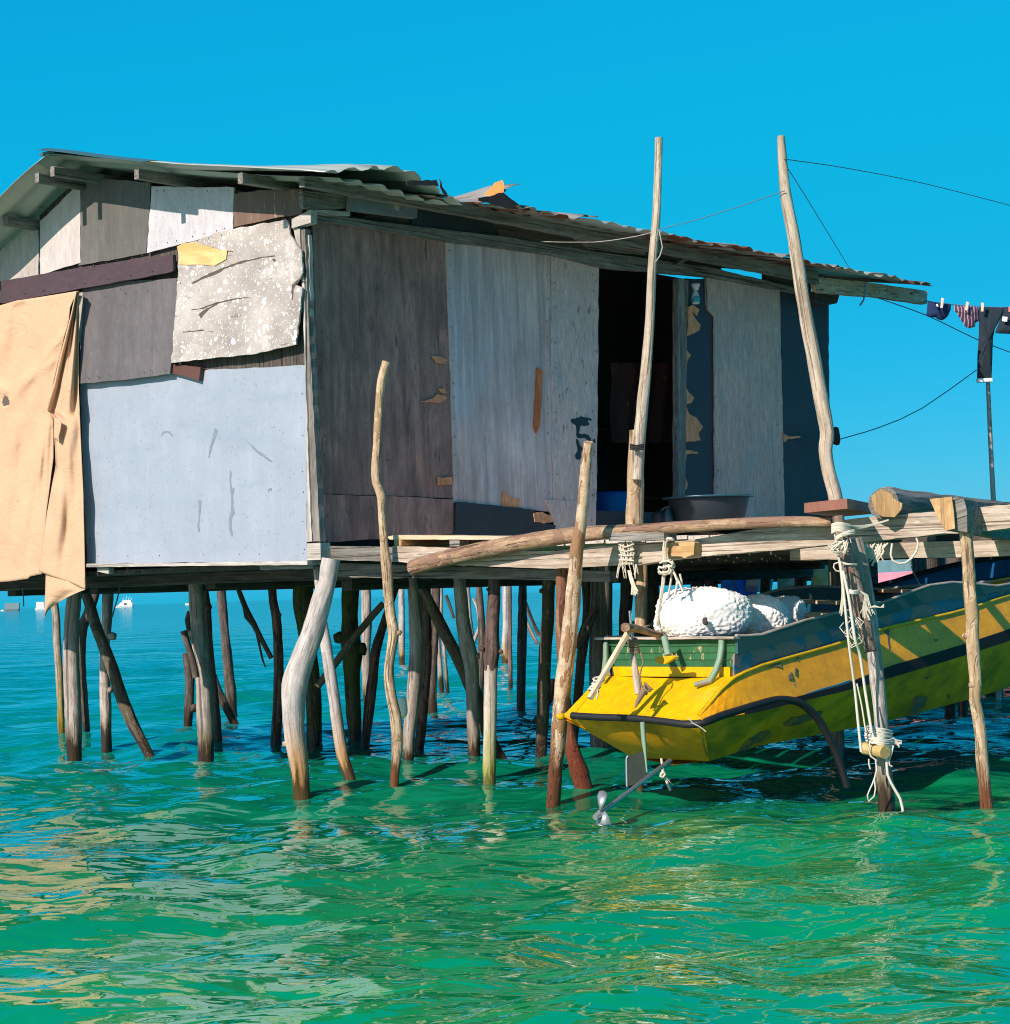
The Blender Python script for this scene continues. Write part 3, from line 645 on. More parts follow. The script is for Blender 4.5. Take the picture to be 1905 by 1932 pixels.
pile('brown stilt leaning down to the right from the curtain tip', [(600, 330, 62), (640, 430, 70), (700, 620, 88), (790, 850, 86), (880, 1110, 88), (960, 1310, 88), (1062, 1505, 72)], rA, m_mottle, lean=.35, knots=[(690, 610, 34)])
pile('short blackened stump with a swollen foot, left of the middle grey stilt', [(1345, 800, 50), (1362, 880, 64), (1374, 1000, 70), (1366, 1200, 70), (1360, 1338, 62)], rA, m_dark, knots=[(1408, 1200, 34)])
pile('broken dark branch sticking up behind the middle grey stilt', [(1330, 640, 46), (1360, 740, 48), (1395, 850, 46), (1420, 980, 50)], rA, m_dark, depth=15.6, ext=0, name='branch', group=GB, cat='branch')
pile('dark crooked snag behind the middle grey stilt', [(1378, 500, 46), (1365, 560, 55), (1385, 660, 50), (1440, 800, 46)], rA, m_dark, depth=15.8, ext=0, name='branch', group=GB, cat='branch')
pile('tall bare grey stilt under the middle of the pale blue panel', [(1408, 168, 98), (1418, 350, 104), (1428, 520, 110), (1440, 680, 116), (1458, 850, 112), (1475, 1000, 122), (1490, 1300, 124), (1490, 1605, 118)], rA, m_grey, knots=[(1410, 590, 34), (1385, 660, 28)])
pile('brown knobbly stilt partly hidden behind the bare grey one', [(1488, 340, 44), (1500, 480, 60), (1515, 700, 52), (1545, 1000, 52), (1582, 1455, 62)], rA, m_dark, knots=[(1508, 470, 28)])
pile('dark short stilt leaning right at the foot of the brown knobbly one', [(1545, 960, 46), (1575, 1050, 55), (1620, 1160, 62), (1705, 1325, 62)], rA, m_dark)
pile('slim dark stilt below the pale panel, third from the white bent trunk', [(1598, 300, 66), (1612, 480, 64), (1628, 650, 64), (1648, 850, 70), (1672, 1080, 84), (1692, 1248, 58)], rA, m_dark)
def twig(label, paths, reg, m, depth, group=GB, name='branch', cat='branch'):
    g = Geo()
    for pts in paths:
        P = [wpt(q, reg) for q in pts]
        g.join(tube([atY(p, depth) for p, _ in P], [wd * .5 * depth / F for _, wd in P], 8, .05, .1))
    return tag(mk(name, g, m), label, cat, group)
twig('thin dark forked branch hanging left of the slim brown stilt', [[(55, 330, 34), (110, 470, 40), (170, 590, 44), (225, 700, 40), (300, 840, 36)], [(95, 420, 22), (112, 540, 22), (160, 595, 24)], [(195, 670, 22), (215, 760, 18), (235, 850, 16), (256, 905, 10)]], rB, m_dark, 16.2)
pile('slim brown stilt under the right end of the pale panel', [(298, 150, 58), (310, 400, 62), (336, 550, 66), (350, 800, 74), (350, 1050, 70), (340, 1250, 72), (330, 1455, 82)], rB, m_brown, knots=[(352, 525, 20)])
pile('broad squared black and green stilt behind the white bent trunk', [(532, 190, 150), (528, 420, 150), (545, 600, 130), (575, 800, 112), (598, 980, 105), (608, 1200, 112), (610, 1468, 112)], rB, m_moss, rough=.05)
pile('big white bent driftwood trunk in front of the shack corner', [(732, 118, 138), (722, 190, 134), (708, 290, 128), (672, 400, 136), (622, 560, 150), (560, 740, 166), (500, 910, 176), (468, 1040, 182), (458, 1200, 166), (470, 1400, 150), (500, 1600, 136), (518, 1845, 132)], rB, m_bone, sides=20, knots=[(640, 330, 26), (400, 1460, 24), (440, 1180, 40), (395, 1040, 22)])
pile('pale slim stilt leaning right behind the white bent trunk', [(622, 130, 52), (640, 330, 48), (662, 520, 60), (692, 720, 84), (735, 1000, 88), (775, 1300, 86), (815, 1550, 88), (885, 1765, 84)], rB, m_bone, lean=.3)
pile('mossy green stilt with bulging knots behind the tan crooked pole', [(872, 380, 128), (868, 560, 112), (872, 700, 150), (885, 800, 150), (882, 950, 120), (892, 1200, 120), (905, 1462, 100)], rB, m_moss, knots=[(790, 690, 45), (945, 770, 50)])
pile('grey stilt between the mossy one and the tan crooked pole', [(985, 380, 74), (988, 600, 74), (984, 800, 66), (985, 1000, 62), (1000, 1225, 58)], rB, m_grey)
pile('dark stilt leaning left beside the mossy one', [(1135, 520, 54), (1090, 660, 62), (1055, 780, 72), (1032, 1000, 72), (1000, 1250, 72), (978, 1475, 66)], rB, m_brown, lean=.4)
twig('thin straight pole slanting up behind the mossy stilt', [[(630, 1045, 52), (780, 850, 54), (940, 640, 52), (1110, 440, 46)]], rB, m_mottle, 15.6)
pile('tall crooked tan pole rising in front of the dark plywood', [(525, 192, 54, rL), (505, 260, 50, rL), (492, 330, 48, rL), (482, 450, 47, rL), (475, 560, 48, rL), (470, 680, 48, rL), (463, 800, 50, rL), (468, 890, 54, rL), (496, 965, 58, rL), (498, 1060, 46, rL), (512, 1250, 48, rL), (1135, 200, 82), (1148, 400, 76), (1166, 540, 78), (1185, 660, 84), (1165, 800, 74), (1150, 950, 74), (1168, 1120, 76), (1200, 1290, 82), (1206, 1500, 78), (1195, 1660, 66), (1188, 1792, 62)], rB, m_tan, group=GJ, name='jetty_post', cat='wooden post', sides=16, knots=[(1222, 655, 22)])
pile('smooth grey stilt right behind the tan crooked pole', [(1308, 240, 66), (1330, 400, 84), (1348, 620, 100), (1342, 900, 96), (1322, 1150, 92), (1300, 1350, 88), (1290, 1642, 82)], rB, m_grey)
pile('brown stilt hidden behind the smooth grey one', [(1412, 400, 84), (1420, 800, 80), (1395, 1200, 72), (1370, 1485, 72)], rB, m_brown)
pile('dark narrow stilt with a flared foot, right of the smooth grey one', [(1490, 430, 62), (1485, 650, 58), (1470, 900, 60), (1466, 1120, 58), (1466, 1225, 66)], rB, m_dark)
pile('mottled brace slanting down to the right from the end of the long log', [(92, 255, 56), (150, 350, 62), (205, 450, 72), (320, 690, 82), (430, 890, 86), (520, 1080, 104), (600, 1290, 92), (650, 1450, 82), (750, 1630, 66)], rC, m_mottle, group=GB, name='brace', lean=.5, cat='wooden brace')
pile('grey stilt crossed by the mottled brace', [(438, 280, 78), (458, 480, 88), (482, 700, 100), (512, 850, 112), (535, 1000, 100), (535, 1180, 88), (545, 1400, 90), (552, 1642, 92)], rC, m_grey, knots=[(560, 900, 30)])
pile('thin dark stilt behind the grey one crossed by the brace', [(585, 440, 44), (598, 640, 50), (604, 850, 60), (590, 1050, 62), (585, 1240, 58)], rC, m_dark)
pile('front post, dark brown bark above and bleached white below', [(690, 232, 40), (684, 300, 66), (690, 420, 84), (682, 600, 92), (672, 760, 98), (672, 860, 112), (668, 960, 92)], rC, m_half, base=(923, 1487), depth=13.25, ext=0, group=GJ, name='jetty_post', cat='wooden post', knots=[(605, 850, 20), (735, 870, 18), (645, 440, 14)]) if 0 else None
def halfpost():
    o = thing('jetty_post', 'front post, dark brown bark above and bleached white with a green foot below', 'wooden post', atZ(rC(655, 1812)), GJ)
    y = atZ(rC(655, 1812)).y
    def seg(nm, pts, m, ext, kn=()):
        P = [wpt(q, rC) for q in pts]; p3 = [atY(p, y) for p, _ in P]; r3 = [a * .5 * y / F for _, a in P]
        if ext: p3.append(p3[-1] + V((0, 0, -.7))); r3.append(r3[-1])
        g = tube(p3, r3, 16, .045, .08)
        for kx, ky, kr in kn:
            k = kr * KW[rC] * y / F; g.join(blob(atY(rC(kx, ky), y - .02), k, k, k, (1, 0, 0), .35, n=2, seed=kx))
        mk(nm, g, m, o)
    seg('bark', [(690, 232, 40), (684, 300, 66), (690, 420, 84), (682, 600, 92), (672, 760, 98), (672, 860, 112), (666, 930, 100), (664, 1000, 90)], m_half, 0, [(605, 850, 18), (735, 870, 16), (645, 440, 12)])
    seg('bare_wood', [(664, 960, 90), (664, 1150, 88), (660, 1400, 90), (655, 1812, 92)], m_bleach, 1)
halfpost()
pile('slender pale far post seen between the brown front post and the dark far one', [(772, 480, 48), (770, 700, 46), (765, 850, 50), (776, 968, 60)], rC, m_bone, group=GF, name='far_post', cat='wooden post')
pile('slender white far post left of the smooth grey stilt', [(48, 430, 44), (50, 700, 44), (53, 965, 40)], rC, m_bone, group=GF, name='far_post', cat='wooden post')
pile('black far post standing alone in the gap left of the flaky forked post', [(885, 480, 58), (884, 700, 62), (878, 950, 64), (874, 1282, 58)], rC, m_dark, group=GF, name='far_post', cat='wooden post')
for lab, pts in (('blue shadowed far post beside the slender pale one', [(798, 500, 24), (798, 750, 26), (800, 930, 30)]),
                 ('short far post with a pale top behind the mottled brace', [(275, 480, 42), (280, 560, 40), (290, 640, 36), (300, 780, 34)]),
                 ('thin far post immediately right of the mottled brace', [(322, 480, 26), (322, 600, 26), (335, 760, 26)]),
                 ('leaning far post with a white flank, left of the thin dark stilt', [(505, 490, 40), (515, 620, 36), (530, 760, 40)])):
    pile(lab, pts, rC, m_brown if 'blue' in lab else m_grey, depth=26.0, group=GF, name='far_post', ext=1.0, cat='wooden post')
twig('dark thin far brace slanting right of the black far post', [[(900, 520, 26), (950, 650, 26), (1000, 760, 28)]], rC, m_dark, 23.0)
twig('pale forked far branch beside the black far post', [[(900, 620, 20), (945, 740, 30), (990, 820, 24)]], rC, m_grey, 24.0)
twig('dark far brace in the gap behind the mottled brace', [[(355, 480, 22), (385, 560, 22), (410, 640, 22)]], rC, m_dark, 24.0)
twig('pale crooked far branch left of the brown front post', [[(545, 500, 22), (575, 570, 24), (585, 660, 22)], [(590, 690, 22), (560, 770, 26), (535, 830, 22)]], rC, m_bone, 23.0)
pile('grey green stilt left of the forked post', [(1075, 240, 84), (1066, 400, 92), (1056, 650, 90), (1040, 900, 88), (1030, 1200, 86), (1012, 1612, 76)], rC, m_mottle, knots=[(1020, 450, 20)])
pile('dark brace leaning at the foot of the grey green stilt', [(1105, 1060, 50), (1085, 1160, 50), (1040, 1260, 40), (955, 1365, 30)], rC, m_dark, depth=17.0, ext=0, group=GB, name='brace', cat='wooden brace')
pile('forked tan post with a red brown foot, half behind the flaky post', [(1150, 170, 96), (1152, 240, 92), (1160, 340, 84), (1158, 480, 80), (1150, 700, 74), (1158, 900, 70), (1175, 1150, 76), (1200, 1380, 86), (1232, 1560, 112), (1278, 1700, 128), (1318, 1842, 112)], rC, m_red, group=GJ, name='jetty_post', cat='wooden post', lean=-.1, knots=[(1170, 555, 14), (1120, 600, 12)])
pile('flaky pale post leaning left against the stern of the yellow boat', [(1695, 658, 58, rL), (1684, 760, 58, rL), (1672, 900, 62, rL), (1664, 1020, 62, rL), (1650, 1150, 68, rL), (1262, 160, 94), (1250, 300, 98), (1236, 450, 104), (1222, 620, 106), (1200, 820, 114), (1172, 1050, 116), (1150, 1260, 120), (1130, 1480, 114), (1112, 1680, 96), (1098, 1888, 94)], rC, m_flaky, group=GJ, name='jetty_post', cat='wooden post', sides=18, lean=-.5)
pile('broad squared grey stilt behind the stern of the yellow boat', [(1432, 270, 138), (1428, 600, 148), (1428, 900, 158), (1430, 1250, 154), (1432, 1568, 148)], rC, m_timg, rough=.04, sq=.12)
pile('black leaning stilt between the flaky post and the broad squared one', [(1318, 330, 66), (1330, 600, 60), (1300, 850, 70), (1265, 1200, 62)], rC, m_dark, depth=15.9, ext=1.2)
twig('dark brace crossing left of the broad squared stilt', [[(1390, 570, 60), (1330, 690, 76), (1262, 850, 60)]], rC, m_dark, 15.4)
pile('black stilt right of the broad squared one, above the boat', [(1610, 280, 96), (1605, 500, 90), (1590, 720, 80), (1585, 1000, 80)], rC, m_dark, depth=16.4, ext=1.0)
pile('dark stilt behind the hanging boat rope', [(800, 250, 76), (800, 500, 76), (805, 760, 76)], rD, m_dark, depth=16.6, ext=1.3)
for lab, pts, d in (('dark stilt behind the white floats, left of the blue tarpaulin', [(1120, 240, 110), (1120, 520, 100)], 18.0), ('black stilt standing behind the largest white float', [(1220, 230, 90), (1225, 520, 90)], 18.6), ('dark stilt between the grey crate and the pale green cover', [(1620, 330, 70), (1610, 520, 70)], 19.0), ('dark stilt left of the yellow crumpled block', [(1870, 330, 90), (1870, 560, 90)], 18.8)):
    pile(lab, pts, rD, m_dark, depth=d, ext=1.35)
# tall poles
pile('grey stilt right behind the rope wrapped post, under the jetty', [(1574, 1040, 24), (1575, 1110, 24), (1576, 1180, 24)], rP, m_timg, depth=14.6, ext=1.0)
pile('tall thin pole lashed to a stump at the doorway', [(1243, 260, 15), (1241, 330, 15), (1237, 420, 16), (1230, 500, 17), (1226, 600, 18), (1219, 690, 20), (1211, 770, 22), (1204, 850, 24), (1202, 905, 24)], rP, m_pole, depth=12.62, ext=0, group='tall poles on the jetty', name='pole', rough=.05, cat='pole')
pile('thick stump with the tall thin pole tied to it', [(1200, 812, 26), (1198, 880, 30), (1198, 940, 33), (1197, 1000, 35), (720, 290, 86, rD), (712, 500, 86, rD), (712, 730, 88, rD), (700, 1000, 88, rD), (690, 1640, 90, rD)], rP, m_tan, base=(1203, 1492), depth=12.7, ext=0, group=GJ, name='jetty_post', rough=.06, cat='wooden post')
pile('tall bent pole at the right end of the shack', [(1473, 257, 15), (1477, 320, 18), (1484, 380, 22), (1496, 440, 24), (1505, 500, 25), (1516, 570, 26), (1524, 620, 27), (1538, 690, 28), (1550, 760, 28), (1560, 815, 27), (1557, 850, 26), (1563, 890, 27), (1576, 940, 28), (1577, 1000, 28)], rP, m_pole, depth=12.2, ext=0, group='tall poles on the jetty', name='pole', rough=.05, cat='pole')
pile('plain tan post standing in front of the yellow boat, furthest right', [(1536, 250, 92), (1548, 400, 92), (1556, 520, 92), (1570, 700, 98), (1586, 900, 106), (1585, 1050, 100), (1600, 1250, 96), (1612, 1400, 96), (1606, 1520, 88), (1632, 1650, 88), (1652, 1800, 92), (1658, 1930, 92)], rE, m_tan, base=(1862, 1549), depth=10.58, ext=0, group=GJ, name='jetty_post', cat='wooden post', knots=[(1535, 1050, 22), (1590, 1410, 30)])
def ropepost():
    y = atZ((1672, 1538)).y
    o = thing('jetty_post', 'rope wrapped grey post with a cut branch stub, in front of the yellow boat', 'wooden post', atZ((1672, 1538)), GJ)
    pts = [(735, 330, 84), (770, 480, 96), (800, 640, 98), (830, 850, 100), (856, 1080, 100), (885, 1350, 108), (908, 1550, 108), (925, 1750, 104), (936, 1900, 100)]
    P = [wpt(q, rE) for q in pts] + [((1666, 1440), 30), ((1670, 1490), 31), ((1673, 1540), 32)]
    p3 = [atY(p, y) for p, _ in P] + [atY((1674, 1600), y)]; r3 = [a * .5 * y / F for _, a in P] + [.04]
    mk('trunk', tube(p3, r3, 18, .034, .10), m_grey, o)
    st = [(600, 170, 88), (630, 330, 98), (665, 480, 112), (700, 620, 128), (745, 790, 124), (790, 950, 108), (838, 1158, 86)]
    e1, e0 = atY(rE(838, 1158), y - .142), atY(rE(790, 950), y - .13)
    dd = (e1 - e0).normalized(); mk('cut_end', tube([e1 + dd * .001, e1 + dd * .006], [.034, .033], 16, 1, .04), m_dark, o)
    mk('branch_stub', tube([atY(rE(a, b), y - .07 - .012 * i) for i, (a, b, c) in enumerate(st)], [c * .5 * KW[rE] * y / F for a, b, c in st], 18, .034, .10), m_rbark, o)
    return y
m_rbark = wood('stripped_brown_bark', (.15, .095, .07), (.34, .24, .18), (.54, .43, .34), 15, 1.8, .9, cracks=.5, patch=((.20, .12, .09), 8, .55))
YR = ropepost()
for lab, pts in (('short black stump in the blue water below the boat, left of two', [(1425, 1570, 84), (1420, 1705, 80)]), ('short black stump in the blue water below the boat, nearer the tan post', [(1520, 1550, 74), (1518, 1622, 70)])):
    pile(lab, [(pts[0][0], 1300, pts[0][2])] + pts, rE, m_dark, group=GF, name='far_post', cat='wooden post')
o = mk('float', blob(atY(rB(1248, 1195), 13.5), .035, .035, .065, (1, 0, 0), .2, n=3), plain('cream_float', (.78, .74, .60), .6)); tag(o, 'small cream float caught between the tan crooked pole and grey stilt', 'float')

# ================================================================ JETTY
m_deck = wood('pale_bounce_deck_wood', (.50, .42, .34), (.68, .60, .51), (.80, .73, .65), 20, 1, .4, cracks=.4)  # kept pale so the deck throws warm light up the wall
jet = thing('jetty', 'rough jetty of sawn beams and logs running from the shack towards the right', 'jetty', W1.at((1200, 1040)) + V((0, 0, -1.4)))
def jp(name, g, m, label=None):
    o = mk(name, g, m, jet)
    if label: o['label'] = label
    return o
HD = -TL
jp('beam', flat(W1, [(618, 1030), (742, 1032), (742, 1060), (618, 1056)], -.03, .08, .6, HD), m_timg, 'left end of the front beam, toned dark for shade')  # shade on this end is put into the darker timber colour
jp('beam', flat(W1, [(740, 1030), (850, 1034), (1000, 1040), (1046, 1040), (1130, 1030), (1200, 1025), (1310, 1019), (1313, 1035), (1312, 1050), (1250, 1058), (1205, 1066), (1165, 1066), (1046, 1073), (900, 1068), (740, 1060)], .0, .10, .7, HD), m_beamw, 'pale front beam with a ragged lower edge')
jp('beam', flat(W1, [(1200, 1028), (1310, 1018), (1426, 998), (1488, 991), (1562, 985), (1640, 975), (1780, 964), (1820, 959), (1925, 950), (1925, 994), (1820, 1006), (1780, 1006), (1632, 1022), (1562, 1028), (1488, 1036), (1310, 1050), (1200, 1058)], -.04, .13, .7, HD), m_beamw, 'long weathered front beam')
jp('beam', flat(W1, [(1490, 1026), (1620, 1024), (1760, 1022), (1925, 1019), (1925, 1049), (1760, 1052), (1620, 1054), (1490, 1058)], -.62, .10, .6, HD), m_beamw, 'rear beam seen below the front one')
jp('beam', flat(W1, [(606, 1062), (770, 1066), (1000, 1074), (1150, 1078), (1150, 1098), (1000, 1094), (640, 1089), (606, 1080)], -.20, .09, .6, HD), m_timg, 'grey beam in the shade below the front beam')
LP = [(778, 1072, 31), (850, 1051, 32), (950, 1030, 32), (1040, 1015, 31), (1120, 1006, 28), (1228, 998, 23), (1350, 990, 22), (1460, 985, 22), (1572, 984, 21)]
jp('long_log', tube([W1.at((a, b), .06) for a, b, c in LP], [c * .5 * W1.at((a, b), .06).y / F for a, b, c in LP], 16, .05, .05), m_log, 'long crooked log lying along the front beam')
jp('deck_plank', flat(W1, [(730, 1013), (745, 1009), (962, 1012), (962, 1018), (735, 1018)], -.02, .5, .4, HD), m_batten)
jp('deck_block', flat(W1, [rL(890, 1214), rL(948, 1214), rL(948, 1262), rL(890, 1262)], -.03, .4, .4, HD), m_timg)
jp('deck_log', tube([W1.at(rL(590, 1240), -.02), W1.at(rL(610, 1240), -.02) + RD * .5], [.035, .035], 12, .1, .05), m_beamo)
jp('deck_block', flat(W1, [(862, 1013), (1046, 1016), (1046, 1030), (862, 1028)], -.12, .05, .4, HD), m_timd)
jp('plank', flat(W1, [rU(0, 10), rU(230, 0), rU(645, 0), rU(650, 85), rU(420, 95), rU(240, 100), rU(10, 100)], .10, .12, .6, HD), m_timg, 'short plank lying at the foot of the pole')
jp('beam_end', flat(W1, [rU(640, 120), rU(985, 105), rU(1000, 120), rU(990, 255), rU(930, 275), rU(880, 297), rU(840, 275), rU(660, 268)], .03, .12, .8, HD), m_beamo, 'orange chewed end of a beam')
for i in range(22):
    a = V((*(CORNER + HD * (.10 + i * .148)).xy, 1.475 + random.uniform(-.004, .004)))
    jp('deck_board', beam(a + RD * (.14 if i > 1 else .2), a + RD * (6.1 + random.uniform(-.2, .2)), .138, .022), m_deck)  # unseen deck, widened to bounce light onto the long wall
for i in range(6):
    a = V((*(CORNER + RD * (.8 + i * .98)).xy, 1.41)); jp('joist', beam(a + HD * .1, a + HD * (4.4 if i == 0 else 3.3), .08, .09), m_timd)
def logc(name, pts, m, lab=None, cat=None): pass
# sawn timbers and the tabletop lying on the right end
e = atY(rF(790, 640), 11.0); e2 = atY((1990, 985), 13.2)
o = tag(mk('sawn_log', tube([e, e * .6 + e2 * .4, e2], [.085, .088, .09], 12, .1, .09), m_timg), 'heavy log with a bright sawn end lying on the jetty', 'log')
cf = [rF(*p) for p in ((690, 575), (770, 520), (860, 560), (900, 612), (950, 640), (940, 690), (885, 755), (780, 750), (715, 700))]
mk('cut_end', plate([atY(p, 10.93) for p in cf], (-.3, -.95, 0), .05), m_beamo, o)['label'] = 'bright orange sawn face'
vf = Plane(atY(rF(1290, 720), 10.55), (-.5, -.86, .05))
o = tag(mk('squared_timber', plate([vf.at(rF(*p)) + RD * .02 for p in ((1180, 600), (1365, 582), (1452, 600), (1478, 700), (1480, 880), (1395, 866), (1310, 868), (1235, 730))], vf.n, .9, RD), m_timg), 'squared timber with an orange end resting across the front beam', 'timber')
mk('cut_end', plate([vf.at(rF(*p), .012) for p in ((1180, 602), (1365, 584), (1382, 700), (1393, 850), (1310, 868), (1235, 730))], vf.n, .01), m_beamo, o)
A_, B_, C_ = atY((1598, 950), 10.8), atY((1517, 962), 11.25), atY((1652, 966), 11.75)
for q in (B_, C_): q.z = A_.z
hq = V((0, 0, .026)); dq = B_ + C_ - A_
g = Geo(); vs = [p + s * hq for s in (-1, 1) for p in (B_, A_, C_, dq)]
for q in ((0, 1, 5, 4), (1, 2, 6, 5), (2, 3, 7, 6), (3, 0, 4, 7), (3, 2, 1, 0), (4, 5, 6, 7)): g.add([vs[i] for i in q], [(0, 1, 2, 3)])
o = tag(mk('tabletop', g, paint('red_brown_paint', (.36, .15, .10), (.20, .13, .10), .6, .2, (.2, .1, .08), .3, (16, 16, 16))), 'red brown board slab lying on the jetty beside the tall bent pole', 'board')
bv = o.modifiers.new('edge', 'BEVEL'); bv.width = .006; bv.segments = 2
tag(mk('cross_pole', tube([atY(rV(685, 825), 11.6), atY(rV(750, 815), 13.5)], .026, 12, .2, .04), m_timg), 'round cross pole with its grey end above the rear beam', 'pole')
tag(mk('cross_pole', tube([atY(rV(900, 815), 11.7), atY(rV(1560, 800), 12.2)], .024, 12, .2, .05), m_log), 'brown pole lying along the rear beam behind the tan post', 'pole')
# ================================================================ YELLOW BOAT
BU = V((.707, .707, 0)); NB = V((.707, -.707, 0))
BO_ = atY((1310, 1362), 11.3)
SBP = Plane(BO_, NB)
WB = 0.92
def line(pts, off):
    q = [SBP.at(p, off) for p in pts]
    return [((p - BO_).dot(BU), p.z) for p in q]
def zl(L, s):
    if s <= L[0][0]: return L[0][1] + (s - L[0][0]) * (L[1][1] - L[0][1]) / (L[1][0] - L[0][0])
    for (a, za), (b, zb) in zip(L, L[1:]):
        if s <= b: return za + (zb - za) * (s - a) / (b - a)
    (a, za), (b, zb) = L[-3], L[-1]
    return zb + (s - b) * (zb - za) / (b - a)
OG, OR_, OS, OB = .0, -.01, .06, -.20
LB = line([(1338, 1436), (1426, 1408), (1593, 1377), (1672, 1361), (1826, 1320), (1905, 1297)], OB)
SB_ = LB[0][0]
LS0 = line([(1311, 1366), (1420, 1345), (1503, 1324), (1603, 1301), (1662, 1283), (1806, 1240), (1905, 1208)], OS)
LS1 = line([(1311, 1360), (1420, 1337), (1503, 1314), (1603, 1288), (1662, 1261), (1806, 1219), (1905, 1186)], OS)
LR = line([(1312, 1358), (1364, 1294), (1390, 1274), (1434, 1256), (1519, 1232), (1590, 1212), (1652, 1189), (1819, 1151), (1905, 1122)], OR_)
LW_ = line([rD(1460, 915), rE(0, 1150), rE(300, 1060), rE(600, 980), rE(860, 925), rE(1300, 790), rE(1600, 760), rE(1864, 705)], OG)
LG = line([rD(1452, 800), rE(0, 1058), rE(330, 945), rE(600, 880), rE(880, 826), rE(1180, 710), rE(1330, 662), rE(1500, 655), rE(1650, 672), rE(1800, 690), rE(1864, 660)], OG)
zlip = zl(LS0, 0)
LB = [(0, zlip)] + LB
def ob(s): return OS + (OB - OS) * min(1, max(0, s / SB_)) ** .8
MID = -WB / 2
def bow(s): return .55 * sm(s, 3.2, 5.6)
def wid(s): return (WB + .30 * sm(s, 0, 1.6)) * (1 - .98 * sm(s, 1.7, 5.4))
def hull(s, z, off, side):                        # side +1 starboard, -1 port
    o_ = off * (1 - sm(s, 3.4, 5.6))
    d = o_ - bow(s) if side > 0 else -bow(s) - wid(s) - o_
    if off == 0 and side == 1 and z < .9 and s == .75: d = MID
    return BO_ + BU * s + NB * d + V((0, 0, z - BO_.z))
SS = [0, .05, .1, .16, .23, .31, .36, .45, .6, .8, 1.0, 1.25, 1.5, 1.75, 2.0, 2.25, 2.5, 2.75, 3.0, 3.3, 3.6, 4.0, 4.4, 4.8, 5.2, 5.5]
m_yel = paint('boat_yellow', (.86, .47, .002), (.30, .24, .12), .74, .08, (.45, .25, .01), .35, (9, 9, 9), (4, 4, 12), .12, .32, .3)
m_ydk = paint('weathered_yellow_paint', (1.0, .41, .004), (.26, .19, .12), .69, .12, (.40, .17, .012), .5, (8, 8, 8), (3, 3, 9), .2, .4, .3)
m_ybt = paint('algae_yellow_bottom', (.95, .42, .006), (.16, .11, .05), .66, .25, (.06, .07, .012), .65, (4, 4, 5), (3.2, 3.2, 5), .25, .5, 0, .05, ((.22, .19, .01), (2, 2, 3), .5, .15))
m_blk = paint('black_strake_paint', (.018, .018, .02), (.04, .10, .14), .68, .2, (.03, .03, .03), .3, (6, 6, 6), rough=.8)
m_pee = paint('peeled_blue_paint', (.03, .22, .36), (.27, .20, .19), .50, .2, (.10, .13, .13), .4, (5, 5, 8), (6, 6, 3), .5, .6, .2, .02)
m_grn = paint('dark_green_paint', (.045, .115, .105), (.12, .14, .11), .68, .2, (.03, .06, .055), .4, (6, 6, 6), rough=.5)
m_grt = paint('worn_green_transom', (.03, .15, .055), (.36, .30, .16), .60, .25, (.02, .07, .03), .5, (3, 3, 12), (2, 2, 12), .4, .6)
m_pgr = paint('pale_green_paint', (.24, .36, .25), (.30, .24, .16), .62, .15, (.2, .24, .17), .4, (10, 10, 6))
m_rim = wood('worn_rim_wood', (.30, .24, .19), (.52, .44, .37), (.66, .58, .50), 20, 1.4, .3)
m_blint = plain('boat_inside', (.05, .085, .085), .7, .3)
boat = thing('fishing_boat', 'bright yellow wooden fishing boat with green rails hanging under the jetty', 'boat', hull(2.5, 0.2, 0, 1) + NB * MID)
def bp(name, g, m, lab=None, parent=None):
    o = mk(name, g, m, parent or boat)
    if lab: o['label'] = lab
    return o
def band(L0, L1, o0, o1, side, s0=0, smooth=True, push=0.0, sub=2, th=.012):
    g = Geo(); vs, fs, gs = [], [], []; st = [s for s in SS if s >= s0]
    if st[0] > s0: st.insert(0, s0)
    for s in st:
        for k in range(sub + 1):
            t = k / sub; z = zl(L0, s) * (1 - t) + zl(L1, s) * t
            vs.append(hull(s, z, (o0(s) if callable(o0) else o0) * (1 - t) + o1 * t + push, side)); gs.append(V((s, side * .5, z)))
    for s in st:
        for k in range(sub + 1):
            t = k / sub; z = zl(L0, s) * (1 - t) + zl(L1, s) * t
            vs.append(hull(s, z, (o0(s) if callable(o0) else o0) * (1 - t) + o1 * t + push - th, side)); gs.append(V((s, side * .5 + .02, z)))
    n = sub + 1; m = len(st); N = n * m
    for i in range(m - 1):
        for k in range(sub):
            q = (i * n + k, (i + 1) * n + k, (i + 1) * n + k + 1, i * n + k + 1)
            fs.append(q if side > 0 else q[::-1]); q2 = tuple(x + N for x in q); fs.append(q2[::-1] if side > 0 else q2)
        for k, fl in ((0, 0), (sub, 1)):
            q = (i * n + k, i * n + k + N, (i + 1) * n + k + N, (i + 1) * n + k)
            fs.append(q if bool(fl) != (side > 0) else q[::-1])
    for i, fl in ((0, 0), (m - 1, 1)):
        for k in range(sub):
            q = (i * n + k, i * n + k + 1, i * n + k + 1 + N, i * n + k + N); fs.append(q)
    return Geo().add(vs, fs, gs, False)
